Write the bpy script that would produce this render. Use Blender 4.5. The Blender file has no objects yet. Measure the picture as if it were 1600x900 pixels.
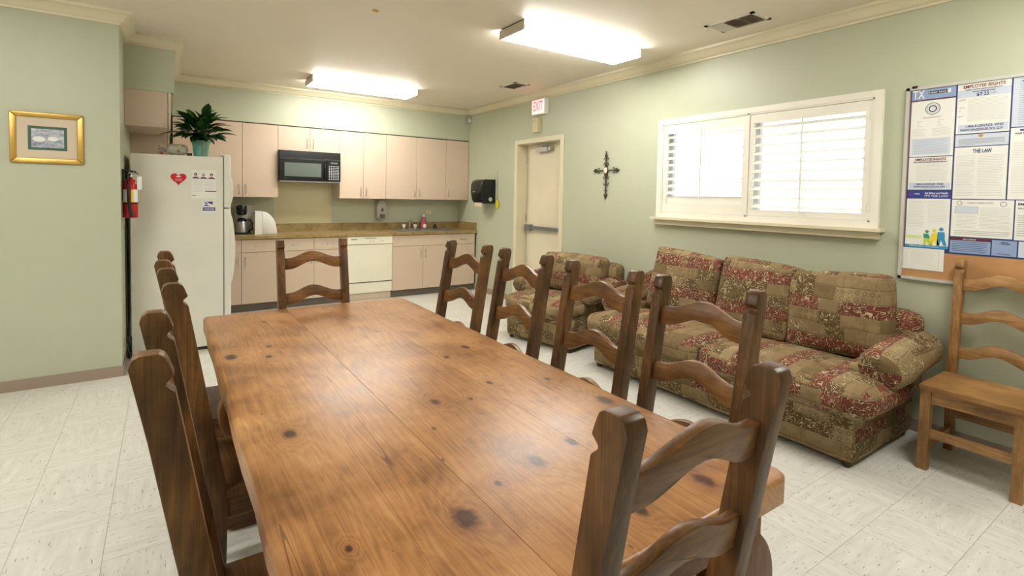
import bpy, bmesh, math, random
from mathutils import Vector, Matrix
PI = math.pi
random.seed(7)
C = bpy.context.scene.collection
sc = bpy.context.scene

# ------------------------------------------------------------------ camera
cam_d = bpy.data.cameras.new('camera'); cam = bpy.data.objects.new('camera', cam_d); C.objects.link(cam)
FW = Vector((0.56097453, 0.82690137, -0.03926445)); RT = Vector((0.82780998, -0.56068175, 0.01914729)); UP = Vector((0.00618194, 0.04324465, 0.99904539))
cam.matrix_world = Matrix(((RT.x, UP.x, -FW.x, 0), (RT.y, UP.y, -FW.y, 0), (RT.z, UP.z, -FW.z, 1.44254), (0, 0, 0, 1)))
cam_d.sensor_width = 36.0; cam_d.lens = 36.0 * 800.02 / 1600; cam_d.shift_y = -(450 - 338.48) / 1600
cam_d.clip_start = 0.05; cam_d.clip_end = 200
sc.camera = cam
# ------------------------------------------------------------------ world, exposure
w = bpy.data.worlds.new('sky'); sc.world = w; w.use_nodes = True
bg = w.node_tree.nodes['Background']; bg.inputs[0].default_value = (0.80, 0.90, 1.0, 1); bg.inputs[1].default_value = 2.0
sc.view_settings.view_transform = 'Standard'; sc.view_settings.look = 'None'
sc.view_settings.exposure = 1.0; sc.view_settings.gamma = 1.0; sc.view_settings.use_curve_mapping = False
LAMP = 13.5          # strength of the ceiling light diffusers
LAMPCOL = (1.0, 0.972, 0.915, 1)

# ------------------------------------------------------------------ room numbers
W = 3.947; YB = 7.385; YC = 7.075; XL = -0.28; YP = 4.908; YS = 5.483; XS = 0.076
CZ = 2.765; XFAR = -3.2; YR = -2.2; CROWN = 2.673

# ------------------------------------------------------------------ node helpers
def lin(c):
    return tuple(((x / 255) / 12.92 if x / 255 <= .04045 else ((x / 255 + .055) / 1.055) ** 2.4) for x in c) + (1,)
class NT:
    def __init__(s, name, rough=.5, metal=0, spec=.5):
        s.m = bpy.data.materials.new(name); s.m.use_nodes = True; s.t = s.m.node_tree
        s.b = s.t.nodes['Principled BSDF']; s.b.inputs['Roughness'].default_value = rough; s.b.inputs['Metallic'].default_value = metal
        s.b.inputs['Specular IOR Level'].default_value = spec
    def n(s, kind, **kw):
        x = s.t.nodes.new(kind)
        for k, v in kw.items(): setattr(x, k, v)
        return x
    def link(s, a, b): s.t.links.new(a, b)
    def put(s, sock, v):
        if isinstance(v, bpy.types.NodeSocket): s.link(v, sock)
        elif v is not None: sock.default_value = v
    def math(s, op, a, b=None, c=None):
        x = s.n('ShaderNodeMath', operation=op); s.put(x.inputs[0], a); s.put(x.inputs[1], b); s.put(x.inputs[2], c); return x.outputs[0]
    def vmath(s, op, a, b=None, sc_=None):
        x = s.n('ShaderNodeVectorMath', operation=op); s.put(x.inputs[0], a)
        if b is not None: s.put(x.inputs[1], b)
        if sc_ is not None: s.put(x.inputs['Scale'], sc_)
        return x.outputs['Value'] if op in ('DISTANCE', 'LENGTH', 'DOT_PRODUCT') else x.outputs['Vector']
    def noise(s, vec, scale, detail=3, rough=.5, dist=0):
        x = s.n('ShaderNodeTexNoise'); s.put(x.inputs['Vector'], vec); x.inputs['Scale'].default_value = scale
        x.inputs['Detail'].default_value = detail; x.inputs['Roughness'].default_value = rough; x.inputs['Distortion'].default_value = dist
        return x.outputs['Fac']
    def ramp(s, fac, stops, interp='LINEAR'):
        x = s.n('ShaderNodeValToRGB'); x.color_ramp.interpolation = interp; el = x.color_ramp.elements
        while len(el) < len(stops): el.new(.5)
        for e, (p, c) in zip(el, stops): e.position = p; e.color = c
        s.put(x.inputs['Fac'], fac); return x.outputs['Color']
    def mix(s, fac, a, b, blend='MIX'):
        x = s.n('ShaderNodeMix', data_type='RGBA', blend_type=blend); s.put(x.inputs['Factor'], fac)
        s.put(x.inputs['A'], a) if False else None
        ia = [i for i in x.inputs if i.type == 'RGBA']; s.put(ia[0], a); s.put(ia[1], b)
        return [o for o in x.outputs if o.type == 'RGBA'][0]
    def bump(s, h, strength=.2, dist=.002):
        x = s.n('ShaderNodeBump'); x.inputs['Strength'].default_value = strength; x.inputs['Distance'].default_value = dist
        s.put(x.inputs['Height'], h); s.link(x.outputs['Normal'], s.b.inputs['Normal'])
    def col(s, c): s.put(s.b.inputs['Base Color'], c); return s
    def obj(s): return s.n('ShaderNodeTexCoord').outputs['Object']
    def rnd(s): return s.n('ShaderNodeObjectInfo').outputs['Random']
    def mapping(s, vec, scale=(1, 1, 1), loc=None):
        x = s.n('ShaderNodeMapping'); s.put(x.inputs['Vector'], vec); x.inputs['Scale'].default_value = scale
        if loc is not None: s.put(x.inputs['Location'], loc)
        return x.outputs['Vector']
M = {}
def plain(name, rgb, rough=.5, metal=0, bump=0, bscale=200, var=0.0, spec=.5, emit=None, estr=0, trans=0, alpha=1):
    t = NT(name, rough, metal, spec); c = lin(rgb)
    o = t.obj(); nz = t.noise(o, 6 if var else 3, 4)
    k = var if var else .03
    t.col(t.ramp(nz, [(.3, tuple(x * (1 - k) for x in c[:3]) + (1,)), (.7, tuple(min(1, x * (1 + k)) for x in c[:3]) + (1,))]))
    if bump: t.bump(t.noise(o, bscale, 2), bump)
    if emit: t.b.inputs['Emission Color'].default_value = emit; t.b.inputs['Emission Strength'].default_value = estr
    if trans: t.b.inputs['Transmission Weight'].default_value = trans
    if alpha < 1: t.b.inputs['Alpha'].default_value = alpha
    M[name] = t.m; return t.m
plain('wall_paint', (186, 190, 166), .42, bump=.12, bscale=160, var=.015)
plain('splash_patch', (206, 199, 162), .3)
plain('ceiling_paint', (230, 221, 204), .55, bump=.25, bscale=110, var=.01)
plain('trim_cream', (222, 213, 184), .35)
plain('window_white', (236, 232, 220), .35)
plain('door_cream', (224, 214, 188), .4)
plain('vinyl_base', (158, 140, 126), .45)
plain('toe_kick', (112, 102, 90), .5)
plain('cabinet_pink', (208, 187, 166), .38, var=.015)
plain('cabinet_gap_dark', (70, 52, 40), .6)
plain('fridge_white', (222, 220, 208), .35, bump=.1, bscale=500)
plain('seal_grey', (140, 140, 132), .6)
plain('dish_white', (232, 228, 208), .3)
plain('black_gloss', (14, 15, 18), .18)
plain('black_matte', (22, 22, 24), .5)
plain('micro_glass', (98, 108, 100), .15)
plain('steel', (178, 178, 176), .28, metal=.9)
plain('chrome', (215, 215, 215), .15, metal=1)
plain('alu_frame', (200, 200, 196), .4, metal=.2)
plain('grey_plastic', (178, 176, 168), .4)
plain('dark_grey_plastic', (96, 98, 100), .4)
plain('white_plastic', (232, 232, 228), .35)
plain('cream_plastic', (214, 200, 158), .45)
plain('ext_red', (180, 22, 28), .25)
plain('label_white', (226, 230, 230), .5)
plain('label_yellow', (232, 205, 40), .5)
plain('label_blue', (40, 60, 130), .5)
plain('yellow_plastic', (226, 206, 20), .4)
plain('gold', (198, 160, 84), .35, metal=.6, var=.15)
plain('mat_cream', (214, 198, 176), .8)
plain('mat_green', (74, 104, 88), .8)
plain('cork', (184, 138, 92), .9, var=.12, bump=.3, bscale=300)
plain('poster_navy', (34, 58, 110), .35)
plain('paper', (230, 230, 224), .35)
plain('paper_blue', (200, 209, 224), .35)
plain('paper_blue_mid', (142, 162, 200), .35)
plain('ink_navy', (30, 48, 104), .6)
plain('ink_black', (38, 38, 42), .6)
plain('ink_red', (120, 50, 48), .6)
plain('ink_grey', (204, 205, 202), .6)
plain('ink_grey_dark', (150, 152, 154), .6)
plain('osha_blue', (48, 62, 140), .4)
plain('maroon', (92, 34, 46), .5)
plain('fig_green', (40, 140, 120), .6); plain('fig_lime', (190, 200, 40), .6); plain('fig_yellow', (226, 206, 50), .6); plain('fig_blue', (50, 140, 190), .6)
plain('pale_lime', (208, 222, 150), .6)
plain('heart_red', (196, 30, 38), .35)
plain('purple', (84, 52, 130), .4)
plain('skin_print', (190, 140, 115), .6)
plain('iron', (78, 66, 46), .5, metal=.6, var=.3)
plain('pearl', (226, 216, 198), .3)
plain('leaf_green', (24, 62, 20), .35, var=.25)
plain('leaf_lime', (96, 140, 40), .4, var=.25)
plain('pot_turquoise', (96, 158, 140), .4, var=.3)
plain('ribbon', (150, 120, 96), .6)
plain('soil', (40, 30, 22), .9)
plain('bag_clear', (190, 186, 172), .2, trans=.35, var=.2)
plain('soap_pink', (190, 90, 100), .25)
plain('rubber', (28, 26, 26), .6)
plain('foot_wood', (52, 36, 24), .5)
plain('vent_dark', (92, 78, 66), .8)
plain('vent_white', (222, 216, 204), .45)
plain('lamp_body', (206, 198, 180), .45)
plain('slat_tan', (160, 142, 122), .6); plain('bar_grey', (126, 130, 132), .35, metal=.4)
plain('tape_yellow', (206, 168, 40), .5)
plain('crumb', (226, 196, 150), .8)
plain('grout', (176, 172, 160), .8)
plain('outside_wall', (232, 226, 220), .8); plain('outside_red', (238, 188, 188), .8); plain('outside_blue', (40, 62, 120), .6)
plain('concrete', (196, 194, 188), .9)
plain('diffuser', (255, 250, 240), .4, emit=LAMPCOL, estr=LAMP)
plain('exit_face', (236, 220, 216), .4, emit=(1, .55, .5, 1), estr=.5)
plain('exit_red', (230, 60, 70), .4, emit=(1, .05, .08, 1), estr=1.6)

# glass
t = NT('glass', .02); t.b.inputs['Transmission Weight'].default_value = 1; t.b.inputs['IOR'].default_value = 1.05; M['glass'] = t.m

# painted water scene for the little print
t = NT('lily_print', .4); o = t.obj()
t.col(t.ramp(t.noise(t.mapping(o, (1, 1, 2.2)), 22, 4, .6, 1.2), [(.3, lin((120, 128, 150))), (.5, lin((168, 172, 188))), (.7, lin((216, 214, 220)))])); M['lily_print'] = t.m

# laminate counter
t = NT('laminate', .3); o = t.obj()
a = t.ramp(t.noise(o, 9, 8, .65, .6), [(.3, lin((122, 98, 58))), (.5, lin((162, 138, 90))), (.7, lin((186, 162, 112)))])
t.col(t.mix(t.math('MULTIPLY', t.noise(o, 90, 3), .5), a, lin((130, 110, 66)))); M['laminate'] = t.m

# vinyl composition tile, streaks along local x
def tile_mat(name, axis):
    t = NT(name, .3); o = t.obj(); off = t.vmath('SCALE', (37.1, 19.3, 0), None, t.rnd())
    v = t.vmath('ADD', o, off)
    s_ = (20, 130, 1) if axis == 0 else (130, 20, 1)
    f1 = t.noise(t.mapping(v, s_), 1.0, 2, .5)
    streak = t.ramp(f1, [(.64, (0, 0, 0, 1)), (.70, (1, 1, 1, 1))])
    s2 = (5, 34, 1) if axis == 0 else (34, 5, 1)
    f2 = t.noise(t.mapping(v, s2), 1.0, 3)
    base = t.ramp(f2, [(.25, lin((208, 207, 199))), (.75, lin((227, 226, 220)))])
    c = t.mix(t.math('MULTIPLY', streak, .7), base, lin((122, 114, 98)))
    t.col(c); t.bump(f2, .04); M[name] = t.m
tile_mat('tile_a', 0); tile_mat('tile_b', 1)

# wood: grain runs along axis (0,1,2) of the object
def wood(name, axis, dark, mid, light, rough=.35, knots=None, coarse=1.0, ringk=.07):
    t = NT(name, rough, 0, .5); o = t.obj()
    off = t.vmath('SCALE', (5.3, 7.9, 3.1), None, t.rnd()); v = t.vmath('ADD', o, off)
    big = [7, 7, 7]; big[axis] = .9
    warp = t.noise(t.mapping(v, big), coarse, 3, .55, .3)
    if knots:
        acc = None; dk = None
        for (x, y, r) in knots:
            d = t.vmath('DISTANCE', t.mapping(o, (1, .62, 0)), (x, y * .62, 0))
            dn = t.math('ADD', d, t.math('MULTIPLY', t.math('SUBTRACT', t.noise(o, 60, 2), .5), r * .7))
            g = t.math('MAXIMUM', t.math('SUBTRACT', 1, t.math('DIVIDE', d, r * 5)), 0)
            g = t.math('MULTIPLY', g, g)
            s_ = t.math('MAXIMUM', t.math('SUBTRACT', 1, t.math('DIVIDE', dn, r * 1.15)), 0)
            acc = g if acc is None else t.math('MAXIMUM', acc, g)
            dk = s_ if dk is None else t.math('MAXIMUM', dk, s_)
        warp = t.math('ADD', warp, t.math('MULTIPLY', acc, .45))
    # growth rings: sine of warped cross coordinate
    sep = t.n('ShaderNodeSeparateXYZ'); t.link(v, sep.inputs[0])
    ax = [sep.outputs[i] for i in range(3) if i != axis]
    cross = t.math('ADD', ax[0], t.math('MULTIPLY', ax[1], .8))
    ph = t.math('ADD', t.math('MULTIPLY', cross, 190), t.math('MULTIPLY', warp, 70))
    ring = t.math('ADD', t.math('MULTIPLY', t.math('SINE', ph), .5), .5)
    fine = [240, 240, 240]; fine[axis] = 6
    fib = t.noise(t.mapping(v, fine), 1, 3, .6)
    patch = t.noise(v, 4.5, 5, .6)
    f = t.math('ADD', t.math('ADD', t.math('MULTIPLY', ring, ringk), t.math('MULTIPLY', fib, .32)), t.math('MULTIPLY', patch, .68))
    c = t.ramp(f, [(.34, lin(dark)), (.54, lin(mid)), (.74, lin(light))])
    if knots:
        c = t.mix(t.ramp(dk, [(.0, (0, 0, 0, 1)), (.55, (1, 1, 1, 1))]), c, lin((52, 30, 20)))
        c = t.mix(t.math('MULTIPLY', acc, .35), c, lin((110, 62, 30)))
        # hairline cracks
        cr = t.noise(t.mapping(v, (7, .16, 1)), 1, 2, .5, .1)
        line = t.math('COMPARE', cr, .5, .0018)
        c = t.mix(t.math('MULTIPLY', line, .55), c, lin((60, 34, 20)))
        sm = t.noise(t.mapping(v, (9, 4, 1)), 1, 5, .65, .8); c = t.mix(t.ramp(sm, [(.54, (0, 0, 0, 1)), (.72, (.55, .55, .55, 1))]), c, lin((108, 66, 36)))
        sp = t.noise(t.mapping(v, (60, 18, 1)), 1, 1); c = t.mix(t.ramp(sp, [(.77, (0, 0, 0, 1)), (.8, (.7, .7, .7, 1))]), c, lin((70, 42, 28)))
    t.col(c); t.bump(f, .25, .0015)
    rr = t.math('ADD', rough - .08, t.math('MULTIPLY', patch, .18)); t.link(rr, t.b.inputs['Roughness'])
    M[name] = t.m
CH = ((50, 31, 15), (94, 63, 32), (138, 97, 54))
for i, a in enumerate('xyz'): wood('chair_wood_' + a, i, *CH, rough=.38)
wood('slat_wood', 0, (72, 45, 21), (122, 82, 42), (166, 120, 68), rough=.36)
HC = ((102, 68, 34), (148, 108, 62), (188, 146, 94))
for i, a in enumerate('xyz'): wood('honey_wood_' + a, i, *HC, rough=.38)
KN = [(.523, .923, .022), (.938, 1.065, .013), (.792, 1.034, .018), (.288, 1.522, .015), (.219, 2.367, .02), (.735, 1.514, .012), (.98, 1.569, .009),
      (1.119, 2.005, .013), (.981, 1.916, .01), (.353, 2.298, .011), (.377, 2.452, .010), (1.229, 1.231, .02), (1.186, 1.491, .008), (.652, .999, .007), (.289, .963, .006), (.859, .744, .012), (1.085, .743, .016), (.847, 1.477, .006)]
KN = [(a * .985, b * .985, c * 1.3) for a, b, c in KN]
wood('table_wood', 1, (126, 82, 44), (178, 126, 76), (204, 156, 104), rough=.33, knots=KN)
wood('table_edge_wood', 1, (92, 52, 26), (134, 82, 46), (160, 104, 62), rough=.4)
wood('table_leg_wood', 2, (70, 38, 18), (112, 68, 34), (146, 94, 52), rough=.4)

# patchwork scroll upholstery, uses the UV map (metres)
def fabric(name, red):
    t = NT(name, .85, 0, .25)
    uv = t.n('ShaderNodeUVMap'); off = t.vmath('SCALE', (9.7, 13.3, 0), None, t.rnd())
    p0 = t.vmath('ADD', uv.outputs[0], off)
    wob = t.n('ShaderNodeTexNoise'); t.link(p0, wob.inputs['Vector']); wob.inputs['Scale'].default_value = 5
    p = t.vmath('ADD', p0, t.vmath('SCALE', t.vmath('SUBTRACT', wob.outputs['Color'], (.5, .5, .5)), None, .02))
    sp = t.n('ShaderNodeSeparateXYZ'); t.link(p, sp.inputs[0]); u, v = sp.outputs[0], sp.outputs[1]
    def wn1(w_):
        x = t.n('ShaderNodeTexWhiteNoise', noise_dimensions='1D'); t.link(w_, x.inputs['W']); return x.outputs['Value']
    def wn2(a, b):
        cb = t.n('ShaderNodeCombineXYZ'); t.link(a, cb.inputs[0]); t.link(b, cb.inputs[1])
        x = t.n('ShaderNodeTexWhiteNoise', noise_dimensions='2D'); t.link(cb.outputs[0], x.inputs['Vector']); return x.outputs['Value']
    RH = .082
    row = t.math('FLOOR', t.math('DIVIDE', v, RH)); rh = wn1(row)
    uu = t.math('ADD', u, t.math('MULTIPLY', rh, 3.7))
    cw = t.math('ADD', .10, t.math('MULTIPLY', rh, .14))
    col = t.math('FLOOR', t.math('DIVIDE', uu, cw)); ch = wn2(row, col)
    red_row = t.math('MULTIPLY', t.math('COMPARE', t.math('FRACT', t.math('DIVIDE', row, 3)), .3333, .05), t.math('LESS_THAN', ch, .86 if red else .12))
    base = t.ramp(ch, [(0, lin((156, 134, 98))), (.28, lin((174, 154, 116))), (.46, lin((98, 78, 48))), (.68, lin((154, 132, 96))), (.94, lin((126, 108, 74)))], 'CONSTANT')
    redc = t.ramp(ch, [(0, lin((110, 34, 40))), (.4, lin((128, 48, 48)))], 'CONSTANT')
    blot = t.noise(p, 9, 3, .6)
    c = t.mix(red_row, base, redc)
    c = t.mix(t.math('MULTIPLY', blot, .3), c, lin((126, 106, 74)))
    scr = t.noise(p, 26, .4, .4, 1.7); line = t.math('COMPARE', scr, .5, .03)
    halo = t.math('COMPARE', scr, .5, .075)
    motif = t.math('MAXIMUM', red_row, t.math('MULTIPLY', t.math('GREATER_THAN', ch, .46), t.math('LESS_THAN', ch, .8)))
    c = t.mix(t.math('MULTIPLY', t.math('MULTIPLY', halo, motif), .45), c, lin((66, 42, 30)))
    c = t.mix(t.math('MULTIPLY', t.math('MULTIPLY', line, motif), .85), c, lin((214, 198, 156)))
    # guard stripes between rows and small dashes in the plain cells
    fr = t.math('FRACT', t.math('DIVIDE', v, RH)); st = t.math('LESS_THAN', t.math('ABSOLUTE', t.math('SUBTRACT', fr, .08)), .035)
    c = t.mix(t.math('MULTIPLY', st, .5), c, lin((88, 66, 42)))
    fu = t.math('FRACT', t.math('DIVIDE', uu, cw)); su = t.math('LESS_THAN', t.math('ABSOLUTE', t.math('SUBTRACT', fu, .04)), .022)
    c = t.mix(t.math('MULTIPLY', su, .25), c, lin((84, 64, 40)))
    du = t.math('ABSOLUTE', t.math('SUBTRACT', t.math('FRACT', t.math('DIVIDE', u, .0125)), .5)); dv = t.math('ABSOLUTE', t.math('SUBTRACT', t.math('FRACT', t.math('DIVIDE', v, .0085)), .5))
    dm = t.math('COMPARE', t.math('ADD', du, dv), .42, .12)
    c = t.mix(t.math('MULTIPLY', t.math('MULTIPLY', dm, t.math('GREATER_THAN', t.noise(p, 14, 2), .46)), .5), c, lin((74, 56, 36)))
    bu = t.math('ABSOLUTE', t.math('SUBTRACT', t.math('FRACT', t.math('DIVIDE', u, .04)), .5)); bv = t.math('ABSOLUTE', t.math('SUBTRACT', t.math('FRACT', t.math('DIVIDE', v, .041)), .5))
    dia = t.math('COMPARE', t.math('ADD', bu, bv), .3, .05); dcell = t.math('MULTIPLY', t.math('SUBTRACT', 1, red_row), t.math('COMPARE', ch, .3, .09))
    c = t.mix(t.math('MULTIPLY', t.math('MULTIPLY', dia, dcell), .8), c, lin((78, 58, 36)))
    wv = t.noise(t.mapping(p, (600, 220, 1)), 1, 1); c = t.mix(t.math('MULTIPLY', wv, .32), c, lin((86, 70, 46)))
    t.col(c); t.bump(t.math('ADD', wv, t.math('MULTIPLY', line, .5)), .35, .002)
    M[name] = t.m
fabric('fabric', 1); fabric('fabric_tan', 0)

# ------------------------------------------------------------------ geometry helpers
def uvbox(me):
    if not me.uv_layers: me.uv_layers.new(name='UVMap')
    uv = me.uv_layers[0].data
    for p in me.polygons:
        n = p.normal; ax = max(range(3), key=lambda i: abs(n[i]) * (1.15 if i == 2 else 1))
        for li in p.loop_indices:
            co = me.vertices[me.loops[li].vertex_index].co
            uv[li].uv = {0: (co.x, co.z), 1: (co.x, co.z), 2: (co.x, co.y)}[ax] if ax != 0 else (co.y, co.z)
class B:
    def __init__(s): s.bm = bmesh.new()
    def _bev(s, faces, bev, seg=2):
        if bev <= 0: return
        es = set()
        for f in faces:
            for e in f.edges:
                if len(e.link_faces) == 2 and e.calc_face_angle(0) > .5: es.add(e)
        if es: bmesh.ops.bevel(s.bm, geom=list(es), offset=bev, segments=seg, profile=.5, affect='EDGES', clamp_overlap=True)
    def box(s, x0, x1, y0, y1, z0, z1, bev=0, seg=2):
        if x0 > x1: x0, x1 = x1, x0
        if y0 > y1: y0, y1 = y1, y0
        vs = [s.bm.verts.new((x, y, z)) for x in (x0, x1) for y in (y0, y1) for z in (z0, z1)]
        fs = [s.bm.faces.new([vs[i] for i in q]) for q in ((0, 1, 3, 2), (4, 6, 7, 5), (0, 4, 5, 1), (2, 3, 7, 6), (0, 2, 6, 4), (1, 5, 7, 3))]
        s._bev(fs, bev, seg); return s
    def prism(s, pts, a0, a1, axis='x', bev=0, seg=2):
        """pts: 2D outline; axis: extrusion axis. x:(y,z) y:(x,z) z:(x,y)"""
        def P(p, a): return {'x': (a, p[0], p[1]), 'y': (p[0], a, p[1]), 'z': (p[0], p[1], a)}[axis]
        n = len(pts); A = [s.bm.verts.new(P(p, a0)) for p in pts]; D = [s.bm.verts.new(P(p, a1)) for p in pts]
        fs = [s.bm.faces.new(A), s.bm.faces.new(D[::-1])]
        for i in range(n): fs.append(s.bm.faces.new((A[i], D[i], D[(i + 1) % n], A[(i + 1) % n])))
        bmesh.ops.recalc_face_normals(s.bm, faces=fs)
        s._bev(fs, bev, seg); return s
    def tube(s, pts, r, n=8, caps=True, closed=False):
        pts = [Vector(p) for p in pts]; rings = []; m = len(pts)
        up = Vector((0, 0, 1))
        for i, p in enumerate(pts):
            a = pts[(i - 1) % m] if closed or i > 0 else p; b = pts[(i + 1) % m] if closed or i < m - 1 else p
            d = (b - a).normalized(); q = up if abs(d.dot(up)) < .95 else Vector((1, 0, 0))
            e1 = d.cross(q).normalized(); e2 = d.cross(e1)
            rr = r[i] if isinstance(r, (list, tuple)) else r
            rings.append([s.bm.verts.new(p + (e1 * math.cos(2 * PI * k / n) + e2 * math.sin(2 * PI * k / n)) * rr) for k in range(n)])
        fs = []
        for i in range(m if closed else m - 1):
            R0, R1 = rings[i], rings[(i + 1) % m]
            for k in range(n): fs.append(s.bm.faces.new((R0[k], R0[(k + 1) % n], R1[(k + 1) % n], R1[k])))
        if caps and not closed: fs.append(s.bm.faces.new(rings[0][::-1])); fs.append(s.bm.faces.new(rings[-1]))
        bmesh.ops.recalc_face_normals(s.bm, faces=fs); return s
    def lathe(s, prof, c=(0, 0, 0), n=20, axis='z'):
        rings = []
        for r, h in prof:
            ring = []
            for k in range(n):
                a = 2 * PI * k / n; q = {'z': (r * math.cos(a), r * math.sin(a), h), 'x': (h, r * math.cos(a), r * math.sin(a)), 'y': (r * math.cos(a), h, r * math.sin(a))}[axis]
                ring.append(s.bm.verts.new((q[0] + c[0], q[1] + c[1], q[2] + c[2])))
            rings.append(ring)
        fs = []
        for R0, R1 in zip(rings, rings[1:]):
            for k in range(n): fs.append(s.bm.faces.new((R0[k], R0[(k + 1) % n], R1[(k + 1) % n], R1[k])))
        fs.append(s.bm.faces.new(rings[0][::-1])); fs.append(s.bm.faces.new(rings[-1]))
        bmesh.ops.recalc_face_normals(s.bm, faces=fs); return s
    def ball(s, c, r, sc_=(1, 1, 1), u=12, v=8):
        m = Matrix.Translation(c) @ Matrix.Diagonal((r * sc_[0], r * sc_[1], r * sc_[2], 1)); bmesh.ops.create_uvsphere(s.bm, u_segments=u, v_segments=v, radius=1, matrix=m); return s
    def xf(s, mat): bmesh.ops.transform(s.bm, matrix=mat, verts=s.bm.verts[:]); return s
    def make(s, name, mat, parent=None, world=False, smooth=35, uv=False, loc=None):
        me = bpy.data.meshes.new(name)
        if parent is not None and world: s.bm.transform(Matrix.Translation(-root_loc(parent)))
        s.bm.to_mesh(me); s.bm.free()
        if smooth:
            for p in me.polygons: p.use_smooth = True
            me.set_sharp_from_angle(angle=math.radians(smooth))
        if isinstance(mat, str): mat = M[mat]
        me.materials.append(mat)
        if uv: uvbox(me)
        o = bpy.data.objects.new(name, me); C.objects.link(o)
        if parent is not None: o.parent = parent
        if loc: o.location = loc
        return o
def root_loc(p):
    v = Vector(p.location)
    while p.parent: p = p.parent; v = v + p.location
    return v
def box(*a, **k): return B().box(*a, **k)
def tag(o, label=None, cat=None, group=None, kind=None):
    if label: o['label'] = label
    if cat: o['category'] = cat
    if group: o['group'] = group
    if kind: o['kind'] = kind
    return o
def thing(name, label, cat, loc=(0, 0, 0), rz=0, group=None):
    o = bpy.data.objects.new(name, None); C.objects.link(o); o.location = loc; o.rotation_euler = (0, 0, rz); o.empty_display_size = .1
    return tag(o, label, cat, group)
def dup(root, loc, rz, label, group=None):
    r = root.copy(); C.objects.link(r); r.location = loc; r.rotation_euler = (0, 0, rz); r['label'] = label
    if group: r['group'] = group
    for ch in list(root.children):
        c = ch.copy(); C.objects.link(c); c.parent = r
        for g in ch.children:
            d = g.copy(); C.objects.link(d); d.parent = c
    return r
def struct(o): o['kind'] = 'structure'; return o
def rbox(w, d, h, r, seg=6, puff=(0, 0, 0), nx=10, ny=10, nz=5, wrinkle=0, seed=0, sag=0):
    """soft rounded box centred on origin, returns B"""
    b = B(); rnd = random.Random(seed); ph = [rnd.uniform(0, 6) for _ in range(6)]
    bmesh.ops.create_cube(b.bm, size=2)
    # build subdivided cube by grids
    b.bm.free(); b.bm = bmesh.new(); vmap = {}
    def V(i, j, k):
        key = (i, j, k)
        if key in vmap: return vmap[key]
        a, c, e = 2 * i / nx - 1, 2 * j / ny - 1, 2 * k / nz - 1
        # concentrate samples to the rims
        f = lambda t: math.sin(t * PI / 2) * .55 + t * .45
        a, c, e = f(a), f(c), f(e)
        p = Vector((a * w / 2, c * d / 2, e * h / 2))
        q = Vector((max(-w / 2 + r, min(w / 2 - r, p.x)), max(-d / 2 + r, min(d / 2 - r, p.y)), max(-h / 2 + min(r, h / 2 - .001), min(h / 2 - min(r, h / 2 - .001), p.z))))
        dd = p - q
        if dd.length > 1e-6: p = q + dd.normalized() * min(r, max(abs(dd.x), abs(dd.y), abs(dd.z)))
        bx = (1 - a * a); by = (1 - c * c); bz = (1 - e * e)
        p.x += (1 if a > 0 else -1) * puff[0] * by * bz * abs(a); p.y += (1 if c > 0 else -1) * puff[1] * bx * bz * abs(c); p.z += (1 if e > 0 else -1) * puff[2] * bx * by * abs(e)
        p.z -= sag * bx
        if wrinkle:
            n_ = math.sin(p.x * 31 + ph[0] + 3 * math.sin(p.y * 9 + ph[1])) * math.sin(p.z * 23 + ph[2] + p.y * 17) + .6 * math.sin(p.y * 41 + p.x * 13 + ph[3])
            p += p.normalized() * n_ * wrinkle
        vmap[key] = b.bm.verts.new(p); return vmap[key]
    def F(a, b_, c, d_): b.bm.faces.new((a, b_, c, d_))
    for i in range(nx):
        for j in range(ny):
            F(V(i, j, 0), V(i, j + 1, 0), V(i + 1, j + 1, 0), V(i + 1, j, 0)); F(V(i, j, nz), V(i + 1, j, nz), V(i + 1, j + 1, nz), V(i, j + 1, nz))
    for i in range(nx):
        for k in range(nz):
            F(V(i, 0, k), V(i + 1, 0, k), V(i + 1, 0, k + 1), V(i, 0, k + 1)); F(V(i, ny, k), V(i, ny, k + 1), V(i + 1, ny, k + 1), V(i + 1, ny, k))
    for j in range(ny):
        for k in range(nz):
            F(V(0, j, k), V(0, j, k + 1), V(0, j + 1, k + 1), V(0, j + 1, k)); F(V(nx, j, k), V(nx, j + 1, k), V(nx, j + 1, k + 1), V(nx, j, k + 1))
    return b
RW = Matrix(((0, 0, -1, 0), (-1, 0, 0, 0), (0, 1, 0, 0), (0, 0, 0, 1)))   # local xy -> right wall plane facing -X
FS = Matrix(((1, 0, 0, 0), (0, 0, -1, 0), (0, 1, 0, 0), (0, 0, 0, 1)))    # facing -Y
def text(body, mat, parent, pos, size, basis, width=None, name='lettering', align='CENTER'):
    cu = bpy.data.curves.new('t', 'FONT'); cu.body = body; cu.size = size; cu.align_x = align; cu.align_y = 'CENTER'; cu.extrude = .0003; cu.offset = size * .018; cu.resolution_u = 3
    o = bpy.data.objects.new('t', cu); C.objects.link(o); bpy.context.view_layer.update()
    me = bpy.data.meshes.new_from_object(o.evaluated_get(bpy.context.evaluated_depsgraph_get())); bpy.data.objects.remove(o)
    me.name = name
    xs = [v.co.x for v in me.vertices]
    if width and xs:
        k = width / (max(xs) - min(xs)); me.transform(Matrix.Diagonal((k, 1, 1, 1)))
    me.transform(Matrix.Translation(Vector(pos) - root_loc(parent)) @ basis)
    me.materials.clear(); me.materials.append(M[mat])
    r = bpy.data.objects.new(name, me); C.objects.link(r); r.parent = parent; return r

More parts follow.
